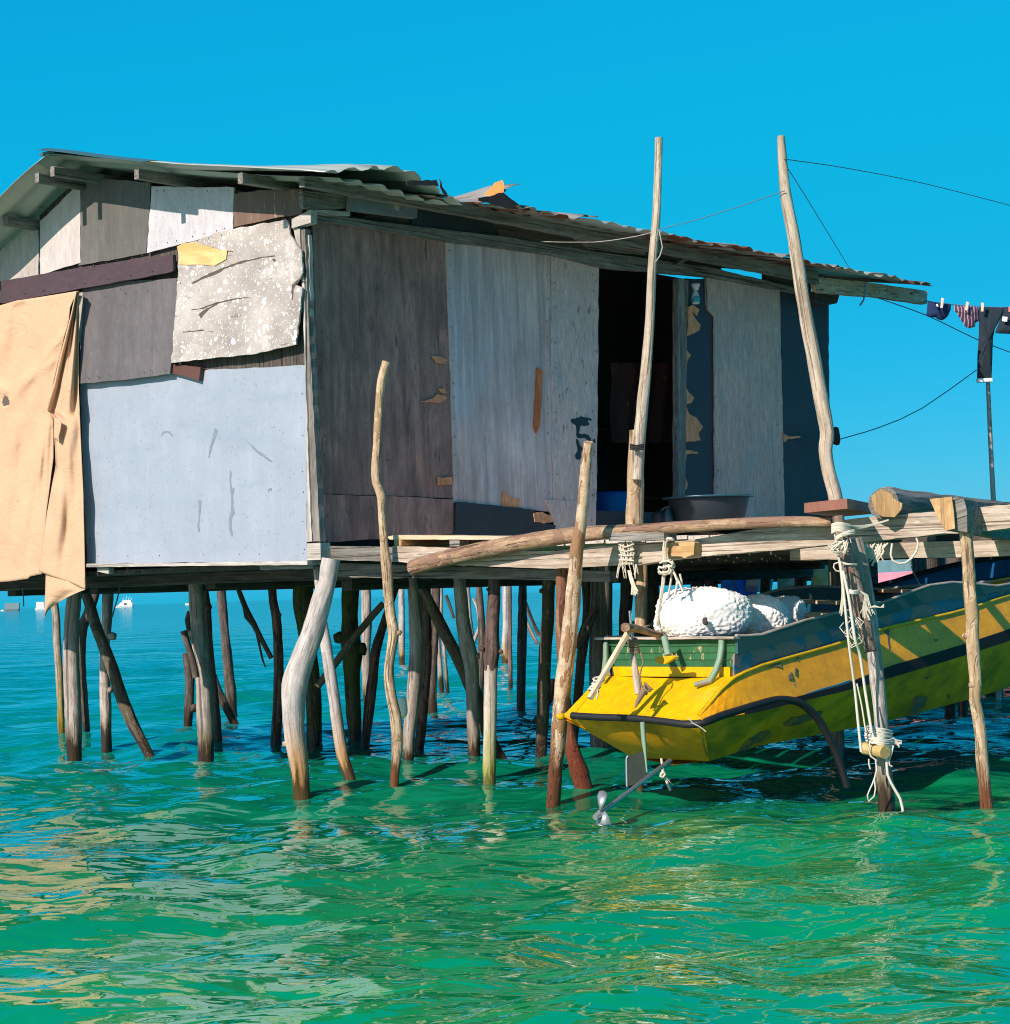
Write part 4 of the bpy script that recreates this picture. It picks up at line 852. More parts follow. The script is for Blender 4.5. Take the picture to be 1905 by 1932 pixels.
for sd in (1, -1):
    bp('hull_bottom_plank', band(LB, LS0, ob, OS, sd, .0, sub=3), m_ybt)
    bp('strake', band(LS0, LS1, OS, OS, sd, .35, push=.012), m_blk, 'black stripe')
    bp('hull_side_plank', band(LS1, LR, OS, OR_, sd, 0), m_ydk)
    bp('sheer_plank', band(LR, LW_, OR_, OG, sd, .37, push=-.01), m_pee, 'upper plank with peeling blue paint')
    bp('rub_rail', tube([hull(s, zl(LR, s), OR_ + .004, sd) for s in SS[1:]], .011, 8, .5, .1), m_yel)
    bp('gunwale', band(LW_, LG, OG, OG, sd, .38, push=.006, th=.02), m_grn)
    bp('gunwale_cap', tube([hull(s, zl(LG, s), OG - .004, sd) for s in [.38] + SS[7:]], .011, 8, .5, .1), m_rim)
# bottom, counter and floor
g = Geo(); vs = []
ks = [SB_] + [s for s in SS if s > SB_ + .03]
for s in ks:
    z = zl(LB, s); vs += [hull(s, z, OB, -1), BO_ + BU * s + NB * MID + V((0, 0, z - BO_.z - .03)), hull(s, z, OB, 1)]
g.add(vs, [q for i in range(len(ks) - 1) for q in ((i * 3, i * 3 + 1, i * 3 + 4, i * 3 + 3), (i * 3 + 1, i * 3 + 2, i * 3 + 5, i * 3 + 4))])
bp('bottom', g, m_ybt)
lipS, lipP = hull(0, zl(LS0, 0) + .012, OS, 1), hull(0, zl(LS0, 0) + .012, OS, -1)
b1, b0 = hull(SB_, zl(LB, SB_), OB, 1), hull(SB_, zl(LB, SB_), OB, -1)
def grid(a, b, c, d, n=8, bulge=0.0, nn=V()):
    vs = [(a * (1 - i / n) + b * (i / n)) * (1 - j / n) + (d * (1 - i / n) + c * (i / n)) * (j / n) + nn * (bulge * math.sin(math.pi * i / n) * math.sin(math.pi * j / n)) for j in range(n + 1) for i in range(n + 1)]
    return Geo().add(vs, [(j * (n + 1) + i, j * (n + 1) + i + 1, (j + 1) * (n + 1) + i + 1, (j + 1) * (n + 1) + i) for j in range(n) for i in range(n)], None, True)
bp('counter', grid(b0, b1, lipS, lipP, 8, .035, V((-.3, -.3, -.9)).normalized()), m_ybt, 'yellow green underside of the stern')
dz_ = lambda s: max(zl(LS0, s) + .014 if s < .01 else -9, -9) if s < .01 else zl(LR, s) + .004
pf = [hull(s, dz_(s), OR_ - .012 if s else OS, 1) for s in (0, .05, .1, .16, .23, .31, .36)]; pp = [hull(s, dz_(s), o_, -1) for s, o_ in zip((0, .05, .1, .16, .23, .31, .36), (OS, .058, .052, .042, .028, .01, -.01))]
g = Geo(); n = 10
for i in range(6):
    pass
vs = [p + (q - p) * (k / n) + V((0, 0, -.012 * math.sin(math.pi * k / n))) for p, q in zip(pp, pf) for k in range(n + 1)]
g.add(vs, [(i * (n + 1) + k, i * (n + 1) + k + 1, (i + 1) * (n + 1) + k + 1, (i + 1) * (n + 1) + k) for i in range(6) for k in range(n)], None, True)
st = bp('stern_deck', g, m_yel, 'sloping bright yellow stern deck')
tz = zl(LR, .36)
def trp(u, z, s=.37): return hull(s, z, OR_ - .02, -1) * (1 - u) + hull(s, z, OR_ - .02, 1) * u
zt = zl(LG, .40) - .012
bp('transom_foot', plate([trp(.02, tz + .0), trp(.98, tz + .0), trp(.98, tz + .055), trp(.02, tz + .055)], -BU, .02, NB), m_yel)
nb_ = 4; h0 = tz + .056
for i in range(nb_):
    za, zb = h0 + (zt - h0) * i / nb_, h0 + (zt - h0) * (i + 1) / nb_ - .004
    e_ = .03 * (i + 1) / nb_
    bp('transom_plank', plate([trp(-e_, za, .39), trp(1 + e_, za, .39), trp(1 + e_ + .008, zb, .39), trp(-e_ - .008, zb, .39)], -BU, .02, NB), m_grt)
bp('transom_cap', beam(trp(-.10, zt + .006, .37), trp(1.04, zt + .006, .37), .055, .014), m_rim)
bp('bracket', tube([trp(.93, zt, .37), trp(.925, zt - .11, .35), trp(.90, tz - .02, .28), trp(.83, tz - .035, .22)], [.017, .017, .018, .012], 8, .05, .1, sq=.2), m_pgr)
bp('bracket', tube([trp(-.02, zt - .02, .36), trp(.0, zt - .11, .33), trp(.03, tz - .02, .25)], [.015, .016, .012], 8, .05, .1, sq=.2), m_pgr)
bp('bracket', tube([atY(rN(1420, 375), 11.78), atY(rN(1500, 735), 11.72)], [.018, .019], 10, .05, .1, sq=.2), m_pgr)
ez = Plane(atY(rN(1330, 840), 11.7), -BU)
bp('wedge', plate([ez.at(rN(*p)) for p in ((1228, 768), (1600, 735), (1640, 760), (1420, 905), (1270, 890))], -BU, .03), m_yel)
bp('floor_board', grid(hull(.4, zl(LR, .4) - .02, -.05, -1), hull(.4, zl(LR, .4) - .02, -.05, 1), hull(4.8, zl(LS1, 4.8), -.08, 1), hull(4.8, zl(LS1, 4.8), -.08, -1), 6), m_blint)
for s in (1.55, 1.95, 3.0):
    zb = zl(LG, s) - .055
    bp('thwart', beam(hull(s, zb + .01, OG - .03, 1), hull(s, zb + .05, OG - .03, -1), .16, .022), m_batten)
# stripe running under the lip is a rubber hose that ends hanging down
m_rub = plain('black_rubber', (.011, .011, .013), .6, .3, 30, .1)
hose = [(1079, 1350), (1130, 1353), (1190, 1355), (1250, 1361), (1300, 1367), (1330, 1362), (1361, 1350), (1400, 1338), (1440, 1326), (1466, 1320), (1490, 1321), (1511, 1327), (1541, 1354), (1564, 1394), (1580, 1428), (1598, 1484)]
lp0 = lipP + (lipP - lipS).normalized() * .0
hp3 = []
for i, p in enumerate(hose):
    if i < 5:
        d = ray(p); n_ = (lipS - lipP).cross(UPZ).normalized()
        hp3.append(CAM + d * ((lipP - BU * .022 - CAM).dot(n_) / d.dot(n_)))
    else:
        hp3.append(SBP.at(p, .05 + .012 * max(0, i - 9)))
bp('rubber_hose', tube(hp3, [.02] * 5 + [.022] * 11, 12, .03, .02), m_rub, 'black rubber hose along the stern edge, its end hanging down')
bp('lip_end', blob(lipP - BU * .004, .026, .026, .020, (1, 0, 0), .2, n=2), m_yel)
# rudder and tiller
m_met = plain('worn_metal', (.42, .43, .42), .38, .2, 40, .1, Metallic=.85)
m_bright = plain('bright_metal', (.45, .45, .44), .42, .1, 40, .05, Metallic=.6)
m_gbl = plain('dark_green_blade', (.014, .024, .017), .75, .5, 12)
m_rope = plain('cream_rope', (.60, .53, .42), .9, .45, 60, .8)
m_ropd = plain('brown_rope', (.22, .15, .085), .9, .3, 90, .6)
m_ropw = plain('white_strap', (.62, .56, .47), .8, .15, 90, .4)
def atN(x, y, d): return atY(rN(x, y), d)
bp('rudder_stock', tube([atN(770, 380, 11.62), atN(800, 660, 11.60), atN(860, 1080, 11.57), atN(912, 1490, 11.55)], [.016, .017, .019, .020], 10, .04, .05), m_pole)
bp('rudder_rod', tube([atN(742, -140, 11.6), atN(765, 130, 11.6), atN(800, 400, 11.6)], .0075, 8, .1, 0), m_met)
bp('tiller', beam(atN(720, 265, 11.55), atN(-40, 1580, 11.40), .032, .024, UPZ), m_batten)
bp('tiller_handle', tube([atN(655, 190, 11.45), atN(900, 215, 11.7), atN(1340, 345, 11.95)], [.026, .021, .018], 12, .05, .06), m_log)
g = Geo()
for k in range(8):
    y = 420 + k * 36; cx = 790 + k * 8
    c = atN(cx, y, 11.6); rr = .024
    g.join(tube([c + V((rr * math.cos(a), rr * math.sin(a), .006 * math.sin(a + k))) for a in [j * .7 for j in range(10)]], .0065, 6, .02, 0))
bp('lashing', g, m_ropd)
g = Geo()
for k in range(5):
    c = atN(1030 + 26 * k - 20, 1480 - 40 * k + 20, 11.52)
    g.join(tube([c + V((.018 * math.cos(a), .018 * math.sin(a + k), .018 * math.sin(a * 1.3 + k))) for a in [j * .8 for j in range(8)]], .007, 6, .02, 0))
g.join(tube([atN(1010, 1440, 11.5), atN(900, 1640, 11.46), atN(850, 1750, 11.44)], [.016, .012, .004], 8, .03, .1))
g.join(tube([atN(960, 680, 11.58), atN(1010, 860, 11.55), atN(940, 1120, 11.54), atN(990, 1380, 11.53)], .0045, 6, .03, 0))
bp('lashing', g, m_ropd)
g = Geo()
for k in range(5):
    c = atN(130 - 24 * k, 1200 + 55 * k, 11.44)
    g.join(tube([c + V((.028 * math.cos(a), .018 * math.sin(a), .010 * math.sin(a + k))) for a in [j * .75 for j in range(10)]], .006, 6, .02, 0))
g.join(tube([atN(110, 1400, 11.4), atN(125, 1500, 11.4), atN(90, 1590, 11.4)], .005, 6, .02, 0))
bp('lashing', g, m_rope)
rb = Plane(atY(rR(1050, 450), 11.5), (-.25, -.97, 0))
ru = bp('rudder_blade', plate([rb.at(rR(*p)) for p in ((868, 320), (890, 268), (960, 245), (1162, 186), (1180, 300), (1200, 632), (1100, 680), (890, 758), (880, 700))], rb.n, .012), m_gbl)
bp('blade_edge', tube([rb.at(rR(x, y), .002) for x, y in ((905, 262), (880, 290), (876, 330), (879, 560), (884, 755))], .006, 8, .05, 0), m_bright, None, ru)
bp('pivot_rod', tube([rb.at(rD(725, 1420), .0), rb.at(rD(735, 1560), .0), rb.at(rR(1185, 300), .01), rb.at(rR(1205, 520), .01)], [.014, .013, .006, .005], 8, .08, .1), m_pgr)
sh0 = hull(.75, zl(LB, .75) - .02, 0, 1); sh0 = atY(rR(1580, 335), 11.55); sh1 = atY(rR(425, 1210), 10.95)
bp('propeller_shaft', tube([sh0, sh1], [.013, .012], 10, 2, 0), m_met)
ax = (sh1 - sh0).normalized()
pr = bp('propeller_hub', tube([sh1 - ax * .03, sh1 + ax * .035], [.020, .015], 12, 2, 0), m_bright)
def blade(pts, d0):
    P = [atY(rR(x, y), 10.95 + dz) for x, y, dz in pts]; c = sum(P, V()) / len(P)
    g = Geo(); g.add(P + [c + ax * .02], [(i, (i + 1) % len(P), len(P)) for i in range(len(P))], None, True); return g
for pts in ([(450, 1170, 0), (425, 1000, .01), (414, 900, .02), (440, 835, .03), (500, 825, .03), (555, 850, .02), (566, 900, 0), (540, 1000, -.02), (500, 1080, -.02), (468, 1165, 0)],
            [(430, 1230, 0), (400, 1270, .02), (388, 1340, .03), (400, 1430, .03), (470, 1455, .02), (560, 1448, .0), (625, 1430, -.02), (626, 1350, -.03), (590, 1240, -.03), (530, 1150, -.02), (470, 1190, 0)]):
    o = bp('propeller_blade', blade(pts, 0), m_bright, None, pr)
    o.modifiers.new('thick', 'SOLIDIFY').thickness = .004
# scraped places on the hull, where bare wood and old paint show
PXB = [(1311, 1366), (1338, 1436), (1426, 1408), (1593, 1377), (1672, 1361), (1826, 1320), (1905, 1297)]; PXS = [(1311, 1366), (1420, 1345), (1503, 1324), (1603, 1301), (1662, 1283), (1806, 1240), (1905, 1208)]
def ipl(L, x):
    for (a, ya), (b, yb2) in zip(L, L[1:]):
        if x <= b: return ya + (yb2 - ya) * (x - a) / (b - a)
    return L[-1][1]
def boff(p):
    f = max(0, min(1, (p[1] - ipl(PXS, p[0])) / (ipl(PXB, p[0]) - ipl(PXS, p[0]))))
    return OS + f * (OB - OS) + .006
m_scf = paint('scraped_hull', (.20, .15, .105), (.34, .20, .02), .55, .3, (.06, .05, .035), .7, (14, 14, 14))
for reg, pts in ((rE, [(1165, 1500), (1215, 1488), (1262, 1500), (1240, 1560), (1215, 1590), (1190, 1632), (1125, 1640), (1140, 1575)]), (rE, [(205, 1690), (250, 1655), (360, 1630), (490, 1600), (470, 1640), (380, 1680), (260, 1715), (210, 1712)]),
                 (rD, [(1640, 1480), (1560, 1500), (1490, 1540), (1440, 1590), (1415, 1640), (1470, 1625), (1520, 1590), (1600, 1560), (1660, 1520)]), (rE, [(1240, 1360), (1275, 1350), (1255, 1372)]), (rE, [(1410, 1480), (1425, 1480), (1420, 1512), (1408, 1505)])):
    P = [reg(*p) for p in pts]
    bp('scuff', plate([SBP.at(p, boff(p)) for p in ragged(P, 6, 1.2)], NB, .006, BU), m_scf)
PXR = [(1312, 1358), (1434, 1256), (1519, 1232), (1590, 1212), (1652, 1189), (1819, 1151), (1905, 1122)]
def soff(p):
    f = max(0, min(1, (ipl(PXS, p[0]) - 18 - p[1]) / (ipl(PXS, p[0]) - 18 - ipl(PXR, p[0]))))
    return OS + f * (OR_ - OS) + .004
m_cy = paint('old_cyan_paint', (.03, .27, .40), (.25, .2, .16), .62, .2, (.1, .1, .1), .3, (12, 12, 12))
bp('scuff', plate([SBP.at(rE(*p), OS + .004) for p in ((362, 1476), (470, 1440), (600, 1405), (692, 1372), (690, 1396), (600, 1420), (470, 1462), (372, 1490))], NB, .006, BU), m_cy, 'old cyan paint showing above the black stripe')
for pts in ([(935, 1005), (985, 1002), (975, 1030), (985, 1150), (975, 1152), (962, 1040)], [(285, 1290), (300, 1285), (298, 1340), (288, 1338)], [(235, 1345), (255, 1310), (272, 1365), (240, 1370)], [(90, 1275), (180, 1240), (190, 1290), (150, 1275)], [(300, 1205), (315, 1200), (312, 1235), (302, 1230)], [(1300, 1072), (1340, 1072), (1325, 1095), (1310, 1090)]):
    P = [rE(*p) for p in pts]
    bp('scuff', plate([SBP.at(p, soff(p)) for p in ragged(P, 5, .8)], NB, .006, BU), m_scf)
# floats in the boat
m_foam = plain('white_foam', (.90, .87, .83), .9, .05, 60, .5)
for c, d, rx, ry, rz, lab in (((1324, 1160), 12.0, .275, .2, .155, 'large white foam float with a dark hole, in the stern of the yellow boat'),
                              ((1432, 1165), 12.3, .17, .2, .13, 'middle white foam float in the yellow boat'),
                              ((1480, 1163), 12.75, .125, .2, .125, 'smallest white foam float beside the boat benches')):
    tag(mk('foam_float', blob(atY(c, d), rx, ry, rz, (1, .15, 0), .09, .0085, 34, 6, seed=c[0]), m_foam), lab, 'float', 'foam floats in the boat')
hb = atY(rU(1125, 1030), 11.78)
mk('hole', blob(hb, .016, .012, .022, (1, 0, 0), .4, n=2), plain('dark_hole', (.06, .05, .045), .9), bpy.data.objects['foam_float'])
# ================================================================ BLUE BOAT behind
m_bl = paint('blue_boat_paint', (.014, .15, .38), (.02, .05, .08), .7, .15, (.01, .05, .10), .4, (5, 5, 5), (3, 3, 9), .1, .4)
bb = thing('rowing_boat', 'deep blue wooden boat moored behind the yellow one', 'boat', V((4.0, 15.6, 0)))
PB = Plane(atY((1640, 1110), 15.2), (.30, -.95, 0))
top = [(1560, 1128), (1639, 1109), (1690, 1096), (1729, 1084), (1790, 1068), (1837, 1058), (1905, 1050), (1990, 1043)]
fold = [(1560, 1150), (1639, 1146), (1690, 1140), (1729, 1128), (1790, 1108), (1837, 1096), (1905, 1084), (1990, 1075)]
bot = [(p[0], p[1] + 190) for p in top]
def strip(A, B, off0, off1, name, m):
    g = Geo(); n = len(A)
    vs = [PB.at(p, off0) for p in A] + [PB.at(p, off1) for p in B]
    vs += [v - PB.n * .03 for v in vs]
    fs = [(i, i + 1, n + i + 1, n + i) for i in range(n - 1)] + [(2 * n + i, 3 * n + i, 3 * n + i + 1, 2 * n + i + 1) for i in range(n - 1)] + [(i, 2 * n + i, 2 * n + i + 1, i + 1) for i in range(n - 1)]
    g.add(vs, fs); return mk(name, g, m, bb)
strip(top, fold, .02, .05, 'upper_plank', m_bl); strip(fold, bot, .02, -.25, 'hull_side', m_bl)
g = Geo(); g.add([PB.at(p, -1.3) for p in top] + [PB.at(p, -1.0) for p in bot], [(i, i + 1, len(top) + i + 1, len(top) + i) for i in range(len(top) - 1)]); mk('far_side', g, m_bl, bb)
mk('rim', tube([PB.at(p, .03) for p in top], .018, 8, .3, .05), plain('black_rim', (.012, .016, .025), .6), bb)
mk('bottom', plate([PB.at(bot[0], -.2), PB.at(bot[-1], -.2), PB.at(bot[-1], -1.0), PB.at(bot[0], -1.0)], UPZ, .03), m_bl, bb)
# ================================================================ THINGS BEYOND, seen under the jetty
far = thing('landing_stage', 'dark low landing stage glimpsed behind the boats', 'landing stage', V((3.2, 22, 0)))
mk('deck', plate([V((1.2, 21.2, .86)), V((6.5, 20.4, .86)), V((7, 24, .86)), V((1.6, 24.5, .86))], UPZ, .1, V((1, 0, 0))), m_timd, far)
for x, y in ((1.6, 21.6), (3.1, 21.4), (4.8, 21.2), (6.2, 21)): mk('pile', tube([V((x, y, .8)), V((x + .05, y, -.8))], .09, 10, .2, .08), m_dark, far)
mk('dark_gap_filler', beam(V((1.3, 21.7, 1.415)), V((3.72, 21.33, 1.415)), .14, .40), m_timd, far)  # added dark slab, stands in for the shade behind the jetty
for x, y in ((1.5, 22.0), (2.95, 21.8), (3.72, 21.7), (4.2, 21.6)): mk('post', tube([V((x, y, 1.65)), V((x, y, .85))], .075, 10, .2, .06), m_dark, far)
mb = plain('blue_tarp', (.01, .13, .55), .6, .2); 
tag(mk('tarpaulin', blob(atY(rM(170, 420), 20.6), .16, .2, .22, (1, 0, 0), .5, n=4, seed=3), mb), 'bright blue tarpaulin heap glimpsed above the white floats', 'tarpaulin')
tag(mk('orange_float', blob(atY(rM(125, 325), 21.2), .05, .05, .09, (1, 0, 0), .15, n=3), plain('orange_float', (.80, .28, .04), .6)), 'small orange float beside the blue tarpaulin', 'float')
cp = Plane(atY(rM(290, 300), 20.4), (-.5, -.86, 0))
o = tag(mk('crate', plate([cp.at(rM(*p)) for p in ((238, 205), (362, 200), (335, 330), (325, 385), (215, 375), (210, 340))], cp.n, .35), plain('grey_plastic', (.46, .43, .42), .5, .15)), 'pale grey plastic crate left of the green cover', 'crate')
mk('crate_base', plate([cp.at(rM(*p), .01) for p in ((214, 322), (332, 332), (325, 388), (214, 378))], cp.n, .02), plain('blue_plastic', (.10, .20, .34), .5), o)
gp = Plane(atY(rM(610, 300), 20.7), (-.4, -.9, .1))
tag(mk('boat_cover', plate([gp.at(rM(*p)) for p in ((520, 205), (690, 205), (704, 280), (700, 420), (525, 420))], gp.n, .3), paint('pale_green_cover', (.36, .40, .29), (.5, .56, .5), .6, .2, (.25, .28, .2), .4, (3, 3, 3))), 'pale green cover glimpsed between dark posts', 'cover')
tag(mk('stone_block', blob(atY(rM(950, 310), 20.8), .10, .1, .20, (1, 0, 0), .12, .02, 16, 4, 2), plain('yellow_rough', (.72, .50, .22), .9, .3, 12, .6)), 'crumpled ochre yellow block lit by the sun under the jetty', 'block')
pk = thing('far_shack', 'pink and teal walled shack glimpsed under the right of the jetty', 'shack', V((5.2, 26, 0)))
pq = Plane(atY((1720, 1090), 26), (-.5, -.86, 0))
mk('wall_board', plate([pq.at(p) for p in ((1630, 1082), (1900, 1068), (1900, 1140), (1630, 1150))], pq.n, .05), paint('pink_paint', (.75, .27, .36), (.5, .42, .4), .7, .1, (.5, .2, .25), .3), pk)
mk('wall_board', plate([pq.at(p) for p in ((1630, 1040), (1900, 1030), (1900, 1067), (1630, 1081))], pq.n, .05), paint('teal_paint', (.13, .28, .32), (.3, .3, .3), .7, .1), pk)
for x in (1748, 1800, 1835): mk('post', tube([pq.at((x, 1035), .15), pq.at((x, 1150), .15)], .16 if x == 1748 else .10, 10, .5, .05), m_dark, pk)
mk('support', plate([pq.at(p, -.3) for p in ((1630, 1140), (1900, 1130), (1900, 1290), (1630, 1310))], pq.n, .8), m_timd, pk)
# ================================================================ ROPES
def rope(label, paths, m, r, name='rope', cat='rope', sides=6, group=None):
    g = Geo()
    for p in paths:
        rr = r
        if isinstance(p, tuple) and not isinstance(p[0], V): p, rr = p
        g.join(tube(p, rr * .72, sides, .03, .14))
    return tag(mk(name, g, m), label, cat, group)
def onW(reg, pts, off): return [W1.at(reg(x, y), off + (0 if len(q) < 1 else 0)) for x, y, *q in pts]
random.seed(21)
# bundle round the front beam
paths = []
for k in range(15):
    x0 = 130 + k * 11 + random.uniform(-8, 8); x1 = 150 + k * 9 + random.uniform(-14, 14)
    pts = [(x0, 112), (x0 + random.uniform(-14, 14), 180), (x1 + random.uniform(-14, 14), 260), (x1, 330), (x1 + 8, 372)]
    paths.append((onW(rU, pts, .055 + random.uniform(-.012, .02)), .007))
for k in range(4): paths.append((onW(rU, [(125, 140 + 60 * k), (200, 170 + 50 * k), (300, 130 + 66 * k)], .075), .007))
for k in range(12):
    x = random.uniform(110, 330); y = 370; dx = random.uniform(-25, 25)
    paths.append((onW(rU, [(x, y), (x + dx, y + random.uniform(40, 90)), (x + dx * 1.8, y + random.uniform(90, 170))], .06), .0035))
for k in range(9):
    dx = random.uniform(-14, 22)
    paths.append((onW(rU, [(235 + dx * .4, 440), (265 + dx, 540), (290 + dx, 620), (300 + dx * 2.2, 700 + random.uniform(-20, 40))], .06), .006))
rope('frayed cream rope wound round the front beam, its tassel hanging beside the pole stump', paths, m_rope, .006)
# knotted boat rope
paths = [(onW(rU, [(745, 75), (690, 68), (650, 110), (640, 180), (642, 260), (650, 350), (640, 460), (625, 620), (600, 780), (560, 1080)], .08), .010),
         (onW(rU, [(760, 85), (700, 80), (668, 120), (660, 200), (662, 300), (668, 380), (650, 480), (640, 620), (610, 790), (572, 1080)], .075), .010),
         (onW(rU, [(600, 355), (640, 335), (700, 330), (745, 360), (740, 395), (690, 380)], .10), .010), (onW(rU, [(585, 430), (590, 400), (640, 410), (690, 390), (715, 420), (690, 460), (620, 470), (583, 450)], .105), .011),
         (onW(rU, [(590, 470), (650, 488), (715, 470), (735, 440), (700, 400), (690, 385)], .10), .011),
         (onW(rU, [(740, 330), (770, 390), (735, 450), (725, 560), (712, 640), (690, 760)], .07), .009),
         (onW(rU, [(720, 400), (770, 480), (800, 560), (790, 640), (775, 720)], .085), .010), (onW(rU, [(730, 420), (790, 520), (840, 620), (870, 690)], .08), .010), (onW(rU, [(830, 480), (850, 560), (850, 640)], .05), .009)]
rope('knotted double rope hanging from the front beam to the yellow boat', paths, m_rope, .01)
rope('frayed rope end dangling into the water by the rudder', [([atY(rR(x, y), 11.75) for x, y in ((1435, 300), (1450, 400), (1462, 470), (1450, 540), (1500, 620), (1540, 720), (1580, 820))], .011), ([atY(rR(x, y), 11.73) for x, y in ((1425, 560), (1470, 520), (1500, 560), (1460, 610), (1425, 590), (1440, 540))], .012), ([atY(rR(x, y), 11.74) for x, y in ((1510, 600), (1580, 690), (1640, 740))], .003)], m_ropw, .01)
# rope wrapped post
yr = YR - .20
def aO(x, y, d=0.0): return atY(rO(x, y), yr + d)
paths = []
for k in range(10):                               # straps round the head
    y = 190 + k * 14
    paths.append(([aO(50, y + 30), aO(120, y + random.uniform(-10, 10), -.03), aO(220, y + 12, -.03), aO(320, y + 30 + random.uniform(-10, 10), .01)], .007))
for k in range(5): paths.append(([aO(125, 400 + k * 9, -.01), aO(200, 360 + k * 7, -.045), aO(300, 320 + k * 10, -.04), aO(375, 310 + k * 12, -.01)], .008))
for k in range(8): paths.append(([aO(300 + random.uniform(-20, 20), 240), aO(450, 240 + k * 6, .05), aO(650, 215 + k * 3, .08), aO(880, 150 + k * 2, .1)], .004))
for k in range(9):
    a = random.uniform(-30, 30)
    paths.append(([aO(60 + a * .3, 230), aO(95 + a * .4, 400), aO(110 + a, 560), aO(150 + a * .6, 760), aO(185 + a * .5, 1000), aO(200 + a, 1240), aO(170 + a * 1.3, 1500 + random.uniform(-60, 80))], .0045))
for k in range(7):
    paths.append(([aO(random.uniform(100, 200), random.uniform(430, 520)), aO(random.uniform(20, 300), random.uniform(480, 620), -.02), aO(random.uniform(20, 260), random.uniform(580, 680), -.03), aO(random.uniform(100, 350), random.uniform(440, 560), -.02)], .006))
paths.append(([aO(0, 520), aO(60, 590), aO(150, 610, -.02), aO(220, 570, -.02), aO(150, 460)], .009))
paths.append(([aO(140, 780), aO(85, 800), aO(75, 850), (aO(110, 900)), aO(160, 910)], .006))
for k in range(4): paths.append(([aO(190, 770 + k * 8, -.01), aO(280, 795 + k * 5, -.05), aO(420, 800 + k * 6, -.01)], .003))
for k in range(14):
    x = 540 + random.uniform(-40, 90)
    paths.append(([aO(470, 1200, -.03), aO(560 + random.uniform(-30, 30), 1260, -.03), aO(x, 1420, -.02), aO(x + random.uniform(-70, 110), 1580 + random.uniform(-60, 60), -.02)], .0035))
for k in range(5): paths.append(([aO(600, 1440, -.03), aO(680, 1410 + 6 * k, -.03), aO(760, 1440, -.03), aO(815, 1420 + random.uniform(-30, 30), -.03)], .003))
for k in range(16):
    x = random.uniform(200, 460); y = random.uniform(1500, 1900)
    paths.append(([aO(x, y, -.03), aO(x + random.uniform(-90, 90), y + 70, -.05), aO(x + random.uniform(-120, 120), y + 160, -.05)], .0035))
rope('tangle of frayed cream rope knotted down the grey post in front of the boat', paths, m_rope, .005)
paths = [([aO(170, 760, -.03), aO(215, 1150, -.04), aO(290, 1900, -.05), atY(rE(720, 1400), yr), atY(rE(745, 1640), yr), atY(rE(772, 1900), yr)], .010), ([aO(215, 900, -.04), aO(300, 1300, -.05), aO(390, 1900, -.06), atY(rE(760, 1180), yr - .02), atY(rE(800, 1450), yr), atY(rE(850, 1760), yr)], .011),
         ([atY(rE(740, 1400), yr), atY(rE(775, 1560), yr), atY(rE(805, 1750), yr)], .006)]
for k in range(5): paths.append(([aO(285, 1180 + k * 13, -.04), aO(360, 1195 + k * 10, -.06), aO(450, 1190 + k * 10, -.02)], .007))
rope('flat white straps running down the rope wrapped post', paths, m_ropw, .01, name='strap', cat='strap')
yq = YR - .12
def aQ(x, y, d=0.0): return atY(rQ(x, y), yq + d)
tag(mk('bamboo_stub', tube([aQ(175, 740, .06), aQ(330, 765, .0), aQ(545, 810, -.08)], [.032, .033, .034], 14, .05, .02), wood('bamboo', (.50, .33, .10), (.64, .46, .18), (.72, .56, .28), 14, 1, .2, cracks=.2)), 'yellow bamboo stub tied low on the rope wrapped post', 'bamboo')
paths = []
for k in range(26):
    y = 350 + k * 11; s_ = random.uniform(-25, 25)
    paths.append(([aQ(190 + abs(k - 13) * 3 + s_, y + random.uniform(-15, 15), .02), aQ(330 + s_, y + 40 + random.uniform(-40, 20), -.05), aQ(500, y + 70 + random.uniform(-40, 30), -.06), aQ(620 + random.uniform(-40, 60), y * .75 + 190 + random.uniform(-40, 40), -.01)], .006))
for k in range(9): paths.append(([aQ(620, 520 + k * 12, -.02), aQ(700, 560 + k * 12), aQ(790 + random.uniform(-30, 60), 640 + k * 10 + random.uniform(-60, 60))], .005))
for x0, pts in ((0, ((270, 640), (250, 760), (280, 880), (390, 960))), (0, ((250, 930), (250, 1020), (275, 1110))), (0, ((370, 960), (395, 1120), (350, 1280), (370, 1460), (345, 1600), (240, 1690), (225, 1580), (320, 1360), (350, 1270))), (0, ((690, 690), (650, 850), (605, 960), (620, 1040), (665, 1065)))):
    paths.append(([aQ(x, y, -.05) for x, y in pts], .006))
paths.append(([aQ(570, 900, -.05), aQ(585, 1200, -.05), aQ(700, 1450, -.05), aQ(810, 1640, -.05), aQ(850, 1800, -.05), aQ(870, 1960, -.05)], .010))
rope('bushy white rope lashing low on the wrapped post, one end trailing in water', paths, m_ropw, .006)
random.seed(5)
paths = []
for k in range(30):
    x = random.uniform(520, 800); y = random.uniform(500, 560)
    paths.append(([aO(x, y, .3), aO(x + random.uniform(-90, 60), y + 90, .27), aO(x + random.uniform(-160, 20), y + random.uniform(150, 250), .28)], .0055))
paths += [([aO(870, 500, .3), aO(770, 600, .28), aO(690, 700, .28), aO(640, 830, .28)], .008), ([aO(830, 510, .3), aO(750, 640, .28), aO(722, 780, .28)], .008)]
rope('bunch of frayed rope hanging between the front and rear beams', paths, m_rope, .005)
rope('white looped cable drooping below the front beam', [([aO(x, y, .1) for x, y in ((1290, 415), (1320, 500), (1290, 620), (1220, 720), (1130, 785), (1030, 795), (940, 745), (915, 660), (935, 500))], .008)], m_ropw, .008, name='cable', cat='cable')
